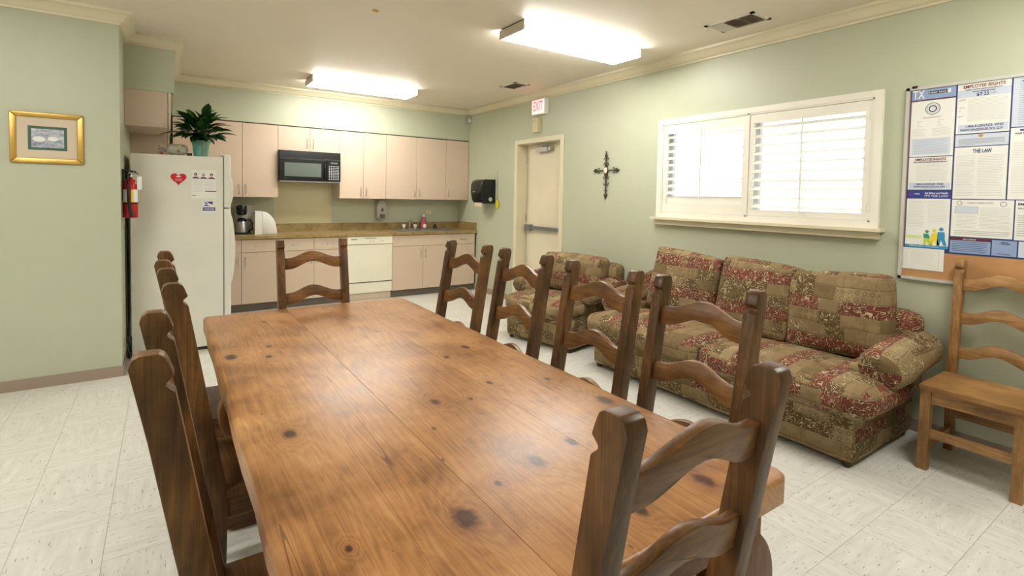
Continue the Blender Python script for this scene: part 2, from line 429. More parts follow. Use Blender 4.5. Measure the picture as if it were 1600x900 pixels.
# ================================================================== STRUCTURE
T_ = .16
wr = B()
DY0, DY1, DZ = 4.796, 5.697, 2.14
WY0, WY1, WZ0, WZ1 = 1.50, 3.262, 1.315, 2.152
DY0 -= .04; DY1 += .04; DZ += .04; WY0 -= .03; WY1 += .03; WZ0 -= .03; WZ1 += .03
wr.box(W, W + T_, YR - .1, WY0, 0, CZ); wr.box(W, W + T_, WY0, WY1, 0, WZ0); wr.box(W, W + T_, WY0, WY1, WZ1, CZ)
wr.box(W, W + T_, WY1, DY0, 0, CZ); wr.box(W, W + T_, DY0, DY1, DZ, CZ); wr.box(W, W + T_, DY1, YB + .1, 0, CZ)
DY0 += .04; DY1 -= .04; DZ -= .04; WY0 += .03; WY1 -= .03; WZ0 += .03; WZ1 -= .03
struct(wr.make('wall_right', 'wall_paint', smooth=0))
struct(box(XL, W, YB, YB + .1, 0, CZ).make('wall_back', 'wall_paint', smooth=0))
struct(box(XFAR - .1, XL, YP, YP + .1, 0, CZ).make('wall_left', 'wall_paint', smooth=0))
struct(box(XL - .1, XL, YP + .1, YB + .1, 0, CZ).make('wall_kitchen_left', 'wall_paint', smooth=0))
struct(box(XFAR - .1, XFAR, YR - .1, YP, 0, CZ).make('wall_far_left', 'wall_paint', smooth=0))
struct(box(XFAR, W, YR - .1, YR, 0, CZ).make('wall_front', 'wall_paint', smooth=0))
struct(box(XFAR - .1, W + T_, YR - .1, YB + .1, CZ, CZ + .1).make('ceiling', 'ceiling_paint', smooth=0))
sf = B(); sf.box(XS, W, YC - .02, YB, 2.295, CZ); sf.box(XL, XS, YS, YB, 2.300, CZ)
struct(sf.make('wall_soffit', 'wall_paint', smooth=0))
# floor slab and tiles
fl = struct(box(XFAR - .1, W + T_, YR - .1, YB + .1, -.12, -.004).make('floor', 'grout', smooth=0))
def proj(P):
    d = Vector(P) - Vector((0, 0, 1.44254)); z = d.dot(FW)
    if z < .1: return None
    return 800 + 800.02 * d.dot(RT) / z, 338.48 - 800.02 * d.dot(UP) / z
TS = .3048; cells = []
i0 = int((XFAR - (-.211)) / TS) - 2; j0 = int((YR - .946) / TS) - 2
for i in range(i0, 20):
    for j in range(j0, 30):
        x0, y0 = -.211 + i * TS, .946 + j * TS; x1, y1 = x0 + TS, y0 + TS
        X0, X1, Y0, Y1 = max(x0, XFAR), min(x1, W), max(y0, YR), min(y1, YB)
        if X1 - X0 < .02 or Y1 - Y0 < .02: continue
        if (X0 + X1) / 2 < XL and Y1 > YP:
            if Y0 >= YP: continue
            Y1 = YP
        q = proj(((X0 + X1) / 2, (Y0 + Y1) / 2, 0)); vis = q is not None and -40 < q[0] < 1640 and q[1] < 960
        cells.append((math.hypot((X0 + X1) / 2, (Y0 + Y1) / 2) if vis else 99, i, j, X0, X1, Y0, Y1, x0, y0))
cells.sort()
g = .0006; rest = B(); meshes = {}
for n_, (d, i, j, X0, X1, Y0, Y1, x0, y0) in enumerate(cells):
    if d < 90 and n_ < 290:
        full = abs(X1 - X0 - TS) < 1e-6 and abs(Y1 - Y0 - TS) < 1e-6; par = (i + j) % 2
        if full and par in meshes:
            o = bpy.data.objects.new('tile', meshes[par]); C.objects.link(o); o.parent = fl; o.location = (x0, y0, 0)
        else:
            b = box(X0 - x0 + g, X1 - x0 - g, Y0 - y0 + g, Y1 - y0 - g, -.004, 0)
            o = b.make('tile', 'tile_a' if par else 'tile_b', fl, smooth=0, loc=(x0, y0, 0))
            if full: meshes[par] = o.data
    else: rest.box(X0 + g, X1 - g, Y0 + g, Y1 - g, -.004, 0)
tag(rest.make('tiles', 'tile_a', fl, smooth=0), kind='stuff')
# baseboards
def bb(name, *a): struct(box(*a, bev=.003).make(name, 'vinyl_base'))
bb('baseboard_right', W - .008, W, YR, DY0 - .1, 0, .08); bb('baseboard_right_rear', W - .008, W, DY1 + .075, 6.77, 0, .08)
bb('baseboard_left', XFAR, XL + .008, YP - .008, YP, 0, .08); bb('baseboard_kitchen', XL, XL + .008, YP - .0, 5.9, 0, .08)
bb('baseboard_front', XFAR, W, YR, YR + .008, 0, .08); bb('baseboard_far_left', XFAR, XFAR + .008, YR, YP, 0, .08)
# crown moulding, mitred
path = [(W, YR), (W, YC - .02), (XS, YC - .02), (XS, YS), (XL, YS), (XL, YP), (XFAR, YP), (XFAR, YR)]
prof = [(0, CROWN), (.012, CROWN), (.014, CROWN + .016), (.024, CROWN + .02), (.03, CROWN + .03), (.055, CROWN + .06), (.072, CROWN + .072), (.084, CROWN + .074), (.088, CZ), (0, CZ)]
N = len(path)
def inward(a, b):
    d = (Vector(b) - Vector(a)).normalized(); return Vector((-d.y, d.x))
for i in range(N):
    a, b = path[i], path[(i + 1) % N]; nprev = inward(path[i - 1], a); n0 = inward(a, b); nnext = inward(b, path[(i + 2) % N])
    bmx = B(); R0 = []; R1 = []
    for d, z in prof:
        pa = Vector(a) + (nprev + n0) * d; pb = Vector(b) + (n0 + nnext) * d
        R0.append(bmx.bm.verts.new((pa.x, pa.y, z))); R1.append(bmx.bm.verts.new((pb.x, pb.y, z)))
    m = len(prof); fs = [bmx.bm.faces.new((R0[k], R1[k], R1[(k + 1) % m], R0[(k + 1) % m])) for k in range(m)]
    fs += [bmx.bm.faces.new(R0[::-1]), bmx.bm.faces.new(R1)]; bmesh.ops.recalc_face_normals(bmx.bm, faces=fs)
    struct(bmx.make('trim_%d' % (i + 1), 'trim_cream', smooth=50))
# lighter painted patch under the microwave
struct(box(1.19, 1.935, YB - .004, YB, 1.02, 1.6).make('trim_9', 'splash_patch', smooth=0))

# ---- door
d1 = B()
for a in ((W - .014, W + .2, DY1, DY1 + .062, 0, DZ), (W - .014, W + .2, DY0 - .062, DY0, 0, DZ), (W - .014, W + .2, DY0 - .062, DY1 + .062, DZ, DZ + .058)): d1.box(*a, bev=.003)
dr = struct(d1.make('door_1', 'trim_cream'))
lf = box(4.10, 4.145, DY0 + .004, DY1 - .006, .008, DZ - .004, bev=.002).make('door_leaf', 'door_cream', dr)
hb = B().box(4.045, 4.10, DY0 + .02, DY0 + .09, 1.0, 1.065, bev=.004).box(4.035, 4.10, DY1 - .16, DY1 - .05, .995, 1.07, bev=.004).box(4.05, 4.085, DY0 + .05, DY1 - .06, 1.01, 1.055, bev=.006)
tag(hb.make('push_bar', 'bar_grey', dr), 'grey metal push bar')
cl = B().box(4.03, 4.10, 5.18, 5.42, 2.03, 2.085, bev=.008).box(4.045, 4.10, 5.13, 5.18, 2.035, 2.08, bev=.01)
cl.tube([(4.05, 5.27, 2.09), (4.05, 5.27, 2.115), (4.0, 5.42, 2.12)], .008, 6).tube([(4.0, 5.42, 2.12), (4.09, 5.10, 2.125)], .007, 6)
tag(cl.make('door_closer', 'steel', dr), 'metal door closer')
for z in (.3, 1.1, 1.9): B().tube([(4.095, DY1 - .003, z), (4.095, DY1 - .003, z + .1)], .007, 6).make('hinge', 'steel', dr)

# ---- window: casing, sill, sash, glass, shutters
w1 = B()
F_ = W - .024
for a in ((F_, W, WY0 - .05, WY0, WZ0 - .04, WZ1 + .045), (F_, W, WY1, WY1 + .05, WZ0 - .04, WZ1 + .045), (F_, W, WY0, WY1, WZ1, WZ1 + .045), (F_, W, WY0, WY1, WZ0 - .04, WZ0)): w1.box(*a, bev=.006)
for a in ((F_ + .004, W + .05, WY0, WY0 + .012, WZ0, WZ1), (F_ + .004, W + .05, WY1 - .012, WY1, WZ0, WZ1), (F_ + .004, W + .05, WY0, WY1, WZ1 - .012, WZ1), (F_ + .004, W + .05, WY0, WY1, WZ0, WZ0 + .01)): w1.box(*a, bev=.002)
w1.box(F_ + .004, W + .03, 2.384, 2.404, WZ0, WZ1, bev=.002)
win = struct(w1.make('window_1', 'window_white'))
si = B().box(3.868, W, WY0 - .085, WY1 + .075, 1.254, 1.275, bev=.006).box(3.905, W, WY0 - .06, WY1 + .05, 1.205, 1.254, bev=.012)
si.make('window_sill', 'trim_cream', win)
sash = B()
for a in ((4.03, 4.07, WY0, WY1, WZ0, WZ0 + .05), (4.03, 4.07, WY0, WY1, WZ1 - .05, WZ1), (4.03, 4.07, WY0, WY0 + .05, WZ0, WZ1), (4.03, 4.07, WY1 - .05, WY1, WZ0, WZ1), (4.03, 4.07, 2.35, 2.42, WZ0, WZ1)): sash.box(*a, bev=.003)
sash.make('window_frame', 'window_white', win)
for a, b_ in ((WY0 + .05, 2.35), (2.42, WY1 - .05)): box(4.047, 4.051, a, b_, WZ0 + .05, WZ1 - .05).make('pane', 'glass', win, smooth=0)
def shutter(y0, y1, oy0, oy1, oz0, oz1, n, label, hinge_y, closed=0, rod=0):
    X0, X1 = F_ + .010, F_ + .038
    t = thing('window_shutter', label, 'shutter', (X0, (y0 + y1) / 2, WZ0 + .012), group='louvred window shutters')
    zb, zt = WZ0 + .012, WZ1 - .014
    for nm, a in (('stile', (y0, oy0, zb, zt)), ('stile', (oy1, y1, zb, zt)), ('rail', (oy0, oy1, oz1, zt)), ('rail', (oy0, oy1, zb, oz0 - closed))):
        box(X0, X1, a[0], a[1], a[2], a[3], bev=.002).make(nm, 'window_white', t, world=True)
    p = (oz1 - oz0) / n
    def lv(z, ang):
        b = B().prism([(.032 * math.cos(k * PI / 6), .0045 * math.sin(k * PI / 6)) for k in range(12)], oy0 + .002, oy1 - .002, 'y')
        b.xf(Matrix.Translation((F_ + .026, 0, z)) @ Matrix.Rotation(ang, 4, 'Y')); return b
    first = None
    for k in range(n):
        z = oz0 + (k + .5) * p
        if first is None: first = lv(z, math.radians(-28)).make('louver', 'window_white', t, world=True)
        else:
            c = first.copy(); C.objects.link(c); c.location = (0, 0, k * p)
    if closed:
        lv(oz0 - closed / 2, math.radians(-84)).make('louver', 'window_white', t, world=True)
    B().tube([(X0 - .016, rod, oz0 - .02), (X0 - .016, rod, oz1 + .01)], .006, 6).make('tilt_rod', 'window_white', t, world=True)
    for z in (oz0 + .02, oz1 - .06): B().tube([(X0 - .003, hinge_y, z), (X0 - .003, hinge_y, z + .05)], .006, 6).make('hinge', 'window_white', t, world=True)
    return t
shutter(2.406, 3.248, 2.436, 3.205, 1.475, 2.057, 9, 'left white louvred shutter of the window, nearer the door', 3.246, .065, 2.83)
shutter(1.514, 2.382, 1.554, 2.349, 1.372, 2.068, 10, 'right white louvred shutter of the window, nearer the notice board', 1.516, 0, 1.963)
# outside the window
struct(box(W + .3, 14, -8, 14, -.3, -.1).make('ground_outside', 'concrete', smooth=0))
ow = struct(box(9.0, 9.3, -6, 12, -.1, 2.5).make('wall_outside', 'outside_wall', smooth=0))
box(8.97, 9.0, -6, 6.5, 1.80, 1.93).make('painted_band', 'outside_red', ow, smooth=0)

# ================================================================== CEILING LIGHTS, VENTS
def lamp(x0, x1, y0, y1, label):
    t = thing('ceiling_light', label, 'ceiling light', ((x0 + x1) / 2, (y0 + y1) / 2, CZ), group='fluorescent ceiling lights')
    box(x0 + .01, x1 - .01, y0 + .01, y1 - .01, CZ - .012, CZ, bev=.002).make('mounting_pan', 'dark_grey_plastic', t, world=True)
    for a in ((x0, x0 + .012), (x1 - .012, x1)): box(a[0], a[1], y0, y1, CZ - .078, CZ - .012, bev=.003).make('end_cap', 'lamp_body', t, world=True)
    box(x0 + .012, x1 - .012, y0 + .003, y1 - .003, CZ - .075, CZ - .012, bev=.012, seg=3).make('diffuser', 'diffuser', t, world=True)
lamp(2.21, 3.48, 3.15, 3.485, 'large wraparound fluorescent light on the ceiling between window and table, nearest the camera')
lamp(1.37, 2.635, 6.04, 6.40, 'wraparound fluorescent light on the ceiling in front of the kitchen cabinets')
lamp(2.21, 3.48, .08, .415, 'unseen ceiling light added right of the camera to brighten the notice board side')  # added out of frame to lift the right wall and notice board
lamp(-1.9, -.63, 2.55, 2.885, 'unseen ceiling light added left of the camera to brighten the painting wall')  # guessed fixture out of view, added to brighten the painting wall
lamp(-2.3, -1.03, .75, 1.085, 'unseen ceiling light added left of the camera to brighten the left floor and ceiling')  # extra unseen fixture, added to fill the left wall, floor and ceiling
def vent(x0, x1, y0, y1, label, nsec):
    t = thing('ceiling_vent', label, 'vent', ((x0 + x1) / 2, (y0 + y1) / 2, CZ), group='ceiling air vents')
    b = B(); z0 = CZ - .008; m = .028
    b.box(x0, x1, y0, y0 + m, z0, CZ, bev=.002).box(x0, x1, y1 - m, y1, z0, CZ, bev=.002).box(x0, x0 + m, y0, y1, z0, CZ, bev=.002).box(x1 - m, x1, y0, y1, z0, CZ, bev=.002)
    L = (y1 - y0 - 2 * m) / nsec
    for k in range(1, nsec): b.box(x0 + m, x1 - m, y0 + m + k * L - .006, y0 + m + k * L + .006, z0, CZ - .001)
    b.make('vent_frame', 'vent_white', t, world=True)
    box(x0 + m, x1 - m, y0 + m, y1 - m, CZ - .002, CZ - .001).make('duct_backing', 'vent_dark', t, world=True, smooth=0)
    first = None; cnt = 7
    for s_ in range(nsec):
        for k in range(cnt):
            yy = y0 + m + s_ * L + (k + .5) * L / cnt
            sl = box(x0 + m, x1 - m, -.006, .006, -.0008, .0008); sl.xf(Matrix.Translation((0, yy, CZ - .012)) @ Matrix.Rotation(math.radians(-35 if (nsec > 1 and s_ == nsec - 1) else 50), 4, 'X'))
            sl.make('vent_slat', 'vent_white' if (nsec > 1 and s_ == nsec - 1) else 'slat_tan', t, world=True, smooth=0)
vent(3.40, 3.635, 2.07, 2.46, 'larger white ceiling air vent above the window', 3)
vent(3.35, 3.56, 4.93, 5.25, 'smaller white ceiling air vent near the exit sign', 1)
tag(box(1.245, 1.285, 3.655, 3.685, CZ - .006, CZ - .0005, bev=.002).make('ceiling_tape', 'tape_yellow'), 'small scrap of yellow tape stuck on the ceiling', 'tape')

# ================================================================== KITCHEN
def handle_v(x, y, z0, z1, parent):
    B().tube([(x, y, z0), (x, y - .022, z0 + .006), (x, y - .026, z0 + .03), (x, y - .026, z1 - .03), (x, y - .022, z1 - .006), (x, y, z1)], .0045, 6).make('handle', 'steel', parent, world=True)
def handle_h(x0, x1, y, z, parent):
    B().tube([(x0, y, z), (x0 + .006, y - .022, z), (x0 + .03, y - .026, z), (x1 - .03, y - .026, z), (x1 - .006, y - .022, z), (x1, y, z)], .0045, 6).make('handle', 'steel', parent, world=True)
GP = 'pink laminate kitchen cabinets'
def front(nm, x0, x1, z0, z1, y, parent, hs=None):
    o = box(x0 + .0022, x1 - .0022, y, y + .018, z0 + .0022, z1 - .0022, bev=.0015).make(nm, 'cabinet_pink', parent, world=True)
    if hs == 'L': handle_v(x0 + .038, y, hs_z[0], hs_z[1], o)
    elif hs == 'R': handle_v(x1 - .038, y, hs_z[0], hs_z[1], o)
    elif hs == 'H': handle_h((x0 + x1) / 2 - .053, (x0 + x1) / 2 + .053, y, (z0 + z1) / 2, o)
    return o
hs_z = (1.415, 1.525)
YU = YC - .018
def upper(x0, x1, z0, doors, label):
    t = thing('wall_cabinet', label, 'cabinet', ((x0 + x1) / 2, YB, z0), group='upper kitchen cabinets')
    box(x0 + .0005, x1 - .0005, YC, YB - .001, z0, 2.285, bev=0).make('cabinet_body', 'cabinet_pink', t, world=True, smooth=0)
    box(x0 + .0005, x1 - .0005, YC - .001, YC, z0 + .001, 2.286).make('door_gap', 'cabinet_gap_dark', t, world=True, smooth=0)
    for a, b_, s_ in doors: front('door', a, b_, z0, 2.283, YU, t, s_)
hs_z = (1.415, 1.525)
upper(.077, .38, 1.372, [(.077, .38, None)], 'narrow upper cabinet in the corner behind the potted plant')
upper(.38, 1.19, 1.372, [(.38, .787, 'R'), (.787, 1.19, 'L')], 'two-door pink upper cabinet left of the microwave')
hs_z = (2.02, 2.14)
upper(1.19, 1.958, 1.978, [(1.19, 1.575, 'R'), (1.575, 1.958, 'L')], 'short two-door pink cabinet directly above the microwave')
hs_z = (1.415, 1.525)
upper(1.958, 2.607, 1.372, [(1.958, 2.283, 'R'), (2.283, 2.607, 'L')], 'two-door pink upper cabinet immediately right of the microwave')
upper(2.607, 3.552, 1.372, [(2.607, 3.076, 'R'), (3.076, 3.552, 'L')], 'two-door pink upper cabinet above the sink')
upper(3.552, W, 1.372, [(3.552, W - .006, 'L')], 'single-door pink upper cabinet in the right corner by the wall')
# dark strip standing in for the shadow line above the upper cabinets
struct(box(.08, W, YC - .012, YC + .01, 2.286, 2.2955).make('trim_10', 'cabinet_gap_dark', smooth=0))
# over-fridge cabinets (face +X)
t = thing('fridge_cabinet', 'pink cabinet mounted under the soffit above the refrigerator', 'cabinet', (XL, 5.5, 1.99), group='upper kitchen cabinets')
box(XL + .001, .024, YS + .001, 6.28, 1.99, 2.298, bev=.001).make('cabinet_body', 'cabinet_pink', t, world=True)
for a in ((YS + .003, 5.88), (5.884, 6.278)): box(.029, .048, a[0], a[1], 1.992, 2.296, bev=.0015).make('door', 'trim_cream' if a[0] < 5.6 else 'cabinet_pink', t, world=True)
t = thing('corner_cabinet', 'shadowed pink tall wall cabinet behind the refrigerator top in the corner', 'cabinet', (XL, 6.3, 1.37), group='upper kitchen cabinets')
box(XL + .001, .024, 6.285, YB - .002, 1.372, 2.298, bev=.001).make('cabinet_body', 'cabinet_pink', t, world=True)
for a in ((6.287, 6.68), (6.684, 7.05)): box(.027, .045, a[0], a[1], 1.374, 2.296, bev=.0015).make('door', 'cabinet_pink', t, world=True)
# base cabinets
YF = 6.775
def base(x0, x1, fronts, label, toe=True):
    t = thing('base_cabinet', label, 'cabinet', ((x0 + x1) / 2, YB, 0), group='lower kitchen cabinets')
    box(x0 + .0005, x1 - .0005, YF + .019, YB - .001, .10, .873).make('cabinet_body', 'cabinet_pink', t, world=True, smooth=0)
    box(x0 + .0005, x1 - .0005, YF + .0175, YF + .019, .10, .873).make('door_gap', 'cabinet_gap_dark', t, world=True, smooth=0)
    box(x0 + .0005, x1 - .0005, YF + .07, YF + .085, 0, .10).make('toe_kick', 'toe_kick', t, world=True, smooth=0)
    for nm, a, b_, z0, z1, s_ in fronts: front(nm, a, b_, z0, z1, YF, t, s_)
hs_z = (.55, .66)
base(.38, 1.155, [('drawer', .38, .745, .715, .868, 'H'), ('drawer', .745, 1.155, .715, .868, 'H'), ('door', .38, .745, .10, .715, 'R'), ('door', .745, 1.155, .10, .715, 'L')], 'two-door pink base cabinet beside the refrigerator, under the coffee maker')
base(1.155, 1.98, [('drawer', 1.155, 1.568, .715, .868, 'H'), ('drawer', 1.568, 1.98, .715, .868, 'H'), ('door', 1.155, 1.568, .10, .715, 'R'), ('door', 1.568, 1.98, .10, .715, 'L')], 'two-door pink base cabinet left of the dishwasher, behind the end chair')
base(2.605, 3.535, [('false_front', 2.605, 3.535, .715, .868, None), ('door', 2.605, 3.065, .10, .715, 'R'), ('door', 3.065, 3.535, .10, .715, 'L')], 'two-door pink base cabinet below the sink')
base(3.535, W - .001, [('drawer', 3.535, W - .03, .715, .868, 'H'), ('door', 3.535, W - .03, .10, .715, 'L')], 'narrow pink base cabinet with one drawer against the right wall')
# worktop
t = thing('worktop', 'mottled tan laminate worktop with backsplash along the kitchen wall', 'counter', (2.1, YB, .874))
ct = B(); SX0, SX1, SY0, SY1 = 2.76, 3.70, 6.86, 7.28
ct.box(.03, SX0, YF - .02, YB - .001, .875, .914).box(SX1, W - .001, YF - .02, YB - .001, .875, .914).box(SX0, SX1, YF - .02, SY0, .875, .914).box(SX0, SX1, SY1, YB - .001, .875, .914)
ct.make('countertop', 'laminate', t, world=True, smooth=0)
B().box(.03, W - .02, YB - .02, YB - .001, .914, 1.018, bev=.004).make('backsplash', 'laminate', t, world=True)
B().box(W - .02, W - .001, YF - .0, YB - .02, .914, 1.03, bev=.004).make('side_splash', 'laminate', t, world=True)
# sink
t = thing('sink', 'stainless steel double sink set into the tan worktop', 'sink', (3.23, 7.07, .914))
b = B()
for a in ((SX0 - .02, SX1 + .02, SY0 - .02, SY0 + .015), (SX0 - .02, SX1 + .02, SY1 - .04, SY1 + .05), (SX0 - .02, SX0 + .015, SY0, SY1), (SX1 - .015, SX1 + .02, SY0, SY1), (3.215, 3.245, SY0, SY1)): b.box(a[0], a[1], a[2], a[3], .9145, .919, bev=.0015)
b.make('rim', 'steel', t, world=True)
for x0, x1 in ((SX0 + .01, 3.22), (3.24, SX1 - .01)):
    q = B(); q.box(x0, x1, SY0 + .01, SY1 - .04, .885, .888); q.box(x0, x0 + .003, SY0 + .01, SY1 - .04, .885, .915); q.box(x1 - .003, x1, SY0 + .01, SY1 - .04, .885, .915); q.box(x0, x1, SY0 + .01, SY0 + .013, .885, .915); q.box(x0, x1, SY1 - .043, SY1 - .04, .885, .915)
    q.make('basin', 'steel', t, world=True, smooth=0)
t = thing('faucet', 'chrome faucet with two clear handles behind the sink', 'faucet', (3.075, 7.30, .919))
B().box(2.965, 3.185, 7.275, 7.325, .919, .932, bev=.006).make('base_plate', 'chrome', t, world=True)
B().tube([(3.075, 7.30, .93), (3.075, 7.30, 1.0), (3.07, 7.28, 1.045), (3.06, 7.22, 1.06), (3.05, 7.14, 1.035), (3.05, 7.12, 1.01)], [.014, .012, .011, .010, .010, .010], 10).make('spout', 'chrome', t, world=True)
for x in (2.985, 3.165): B().lathe([(.012, .93), (.012, .95), (.026, .955), (.028, .985), (.018, .992)], (x, 7.30, 0), 12).make('faucet_handle', 'white_plastic', t, world=True)
tag(B().lathe([(.03, .919), (.034, .93), (.026, .955), (.012, .965), (.014, .985)], (3.50, 7.30, 0), 14).make('sink_stopper', 'rubber'), 'small dark sink stopper on the rim right of the soap bottle', 'stopper')
t = thing('dish_soap_bottle', 'pink dish soap bottle with white label behind the sink', 'bottle', (3.305, 7.305, .919))
B().lathe([(.034, .919), (.042, .93), (.044, .98), (.036, 1.02), (.04, 1.05), (.026, 1.085), (.016, 1.10)], (3.305, 7.305, 0), 16).make('bottle_body', 'soap_pink', t, world=True)
B().lathe([(.017, 1.10), (.02, 1.12), (.012, 1.14)], (3.305, 7.305, 0), 12).make('cap', 'white_plastic', t, world=True)
B().prism([(3.305 + .026 * math.cos(k * PI / 6), .965 + .032 * math.sin(k * PI / 6)) for k in range(12)], 7.255, 7.268, 'y').make('bottle_label', 'label_white', t, world=True)
# soap dispenser on wall
t = thing('soap_dispenser', 'grey wall soap dispenser mounted over the worktop', 'soap dispenser', (2.635, YB, 1.06))
B().prism([(2.57, 1.10), (2.60, 1.065), (2.68, 1.065), (2.71, 1.10), (2.718, 1.22), (2.708, 1.32), (2.67, 1.355), (2.61, 1.355), (2.572, 1.32), (2.562, 1.22)], YB - .10, YB - .001, 'y', bev=.014, seg=3).make('housing', 'grey_plastic', t, world=True)
B().prism([(2.615, 1.205), (2.64, 1.245), (2.665, 1.205), (2.64, 1.18)], YB - .104, YB - .099, 'y', bev=.001).make('level_window', 'dark_grey_plastic', t, world=True)
B().box(2.605, 2.675, YB - .112, YB - .098, 1.085, 1.145, bev=.006).make('push_plate', 'dark_grey_plastic', t, world=True)
t = thing('wall_outlet', 'small cream electrical outlet plate above the backsplash', 'outlet', (3.42, YB, 1.17))
box(3.365, 3.475, YB - .007, YB - .001, 1.14, 1.21, bev=.003).make('plate', 'cream_plastic', t, world=True)
for x in (3.395, 3.445): box(x - .014, x + .014, YB - .009, YB - .006, 1.162, 1.19, bev=.002).make('socket', 'trim_cream', t, world=True)
# microwave
t = thing('microwave', 'black over-the-range microwave mounted under the short cabinet', 'microwave', (1.57, YB, 1.575))
MX0, MX1, MY = 1.192, 1.952, 6.985
box(MX0, MX1, MY + .012, YB - .006, 1.592, 1.974, bev=.004).make('housing', 'black_gloss', t, world=True)
box(MX0 + .01, MX1 - .01, MY + .03, YB - .03, 1.578, 1.592).make('underside', 'steel', t, world=True, smooth=0)
v = B().box(MX0 + .003, MX1 - .003, MY, MY + .012, 1.885, 1.972, bev=.003); v.make('vent_panel', 'black_gloss', t, world=True)
for z in (1.881, 1.870): box(MX0 + .01, MX1 - .01, MY - .003, MY + .011, z - .0015, z + .0015).make('trim_line', 'dark_grey_plastic', t, world=True, smooth=0)
d = box(MX0 + .003, 1.765, MY - .004, MY + .012, 1.598, 1.864, bev=.003).make('door', 'black_gloss', t, world=True)
box(1.253, 1.70, MY - .006, MY - .003, 1.647, 1.822, bev=.001).make('door_window', 'micro_glass', d, world=True)
B().tube([(1.745, MY - .004, 1.84), (1.745, MY - .028, 1.825), (1.748, MY - .034, 1.73), (1.745, MY - .028, 1.63), (1.745, MY - .004, 1.61)], .009, 8).make('handle', 'black_gloss', d, world=True)
box(1.777, MX1 - .003, MY - .002, MY + .012, 1.598, 1.864, bev=.002).make('control_panel', 'black_gloss', t, world=True)
k = B()
for r in range(9):
    for c in range(5): k.box(1.797 + c * .028, 1.813 + c * .028, MY - .004, MY - .0015, 1.618 + r * .0215, 1.6255 + r * .0215)
tag(k.make('keypad', 'label_white', t, world=True, smooth=0), kind='stuff')
box(1.82, 1.91, MY - .004, MY - .0015, 1.825, 1.848).make('display', 'micro_glass', t, world=True, smooth=0)
text('GE', 'dark_grey_plastic', t, (1.26, MY - .005, 1.62), .018, FS)
# dishwasher
t = thing('dishwasher', 'cream white built-in dishwasher between the base cabinets', 'dishwasher', (2.29, YB, 0))
box(1.985, 2.60, YF + .02, YB - .02, .10, .872).make('housing', 'dish_white', t, world=True, smooth=0)
p = box(1.985, 2.60, YF - .012, YF + .02, .765, .868, bev=.005).make('control_panel', 'dish_white', t, world=True)
box(2.03, 2.11, YF - .0145, YF - .011, .828, .836, bev=.001).make('vent_slot', 'black_matte', p, world=True)
box(2.22, 2.37, YF - .0145, YF - .011, .835, .85, bev=.001).make('latch', 'grey_plastic', p, world=True)
for x in (2.27, 2.32, 2.42, 2.46): box(x, x + .022, YF - .0145, YF - .011, .80, .808, bev=.001).make('button', 'grey_plastic', p, world=True)
box(1.985, 2.60, YF - .008, YF + .02, .256, .758, bev=.004).make('door', 'dish_white', t, world=True)
box(1.985, 2.60, YF + .005, YF + .019, .24, .262).make('gap_strip', 'black_matte', t, world=True, smooth=0)
box(1.985, 2.60, YF - .004, YF + .02, .112, .243, bev=.003).make('lower_panel', 'dish_white', t, world=True)
box(1.985, 2.60, YF + .05, YF + .06, .0, .10).make('toe_kick', 'mat_cream', t, world=True, smooth=0)
# coffee maker
t = thing('coffee_maker', 'black and steel drip coffee maker with thermal carafe beside the refrigerator', 'coffee maker', (.79, 7.12, .914))
B().box(.70, .885, 7.02, 7.27, .914, .93, bev=.005).make('base', 'black_matte', t, world=True)
B().box(.72, .90, 7.18, 7.29, .93, 1.27, bev=.008).make('water_tank', 'grey_plastic', t, world=True)
B().lathe([(.045, 1.15), (.058, 1.17), (.06, 1.25), (.05, 1.27), (.02, 1.275)], (.785, 7.11, 0), 18).make('brew_basket', 'black_gloss', t, world=True)
cf = B().lathe([(.062, .93), (.07, .94), (.07, 1.02), (.056, 1.06), (.05, 1.07)], (.785, 7.10, 0), 20).make('carafe', 'steel', t, world=True)
B().lathe([(.052, 1.07), (.05, 1.10), (.03, 1.115)], (.785, 7.10, 0), 18).make('lid', 'black_gloss', cf, world=True)
B().tube([(.835, 7.08, 1.09), (.875, 7.05, 1.09), (.895, 7.04, 1.05), (.895, 7.04, .98), (.85, 7.07, .945)], .009, 8).make('carafe_handle', 'black_gloss', cf, world=True)
# white curved holder
t = thing('napkin_dispenser', 'white curved plastic dispenser standing right of the coffee maker', 'dispenser', (1.01, 7.05, .914))
B().box(.915, 1.0, 6.98, 7.14, .914, 1.20, bev=.012, seg=3).make('front_shell', 'white_plastic', t, world=True)
pr = [(1.003, .914), (1.17, .914), (1.165, .98), (1.15, 1.05), (1.125, 1.11), (1.09, 1.155), (1.05, 1.185), (1.003, 1.20)]
B().prism(pr, 6.985, 7.135, 'y', bev=.008).make('curved_shell', 'white_plastic', t, world=True)

# ================================================================== REFRIGERATOR
t = thing('refrigerator', 'white top-freezer refrigerator standing side-on against the alcove wall', 'refrigerator', (.1, 5.78, 0))
FX0, FX1, FY0, FY1 = -.238, .44, 5.366, 6.18
box(FX0, FX1, FY0, FY1, .03, 1.747, bev=.006).make('cabinet_body', 'fridge_white', t, world=True)
box(FX1, FX1 + .01, FY0 + .008, FY1 - .008, .09, 1.742).make('door_seal', 'seal_grey', t, world=True, smooth=0)
box(FX0 + .02, FX1 - .005, FY0 + .01, FY1 - .01, 0, .04).make('base_grille', 'black_matte', t, world=True, smooth=0)
def fdoor(z0, z1): 
    return B().prism([(FX1 + .01, FY0 + .0), (FX1 + .056, FY0 + .0), (FX1 + .066, FY0 + .03), (FX1 + .082, FY0 + .25), (FX1 + .085, FY0 + .42), (FX1 + .082, FY1 - .25), (FX1 + .066, FY1 - .03), (FX1 + .056, FY1), (FX1 + .01, FY1)], z0, z1, 'z', bev=.006)
fd = fdoor(1.29, 1.765).make('freezer_door', 'fridge_white', t, world=True)
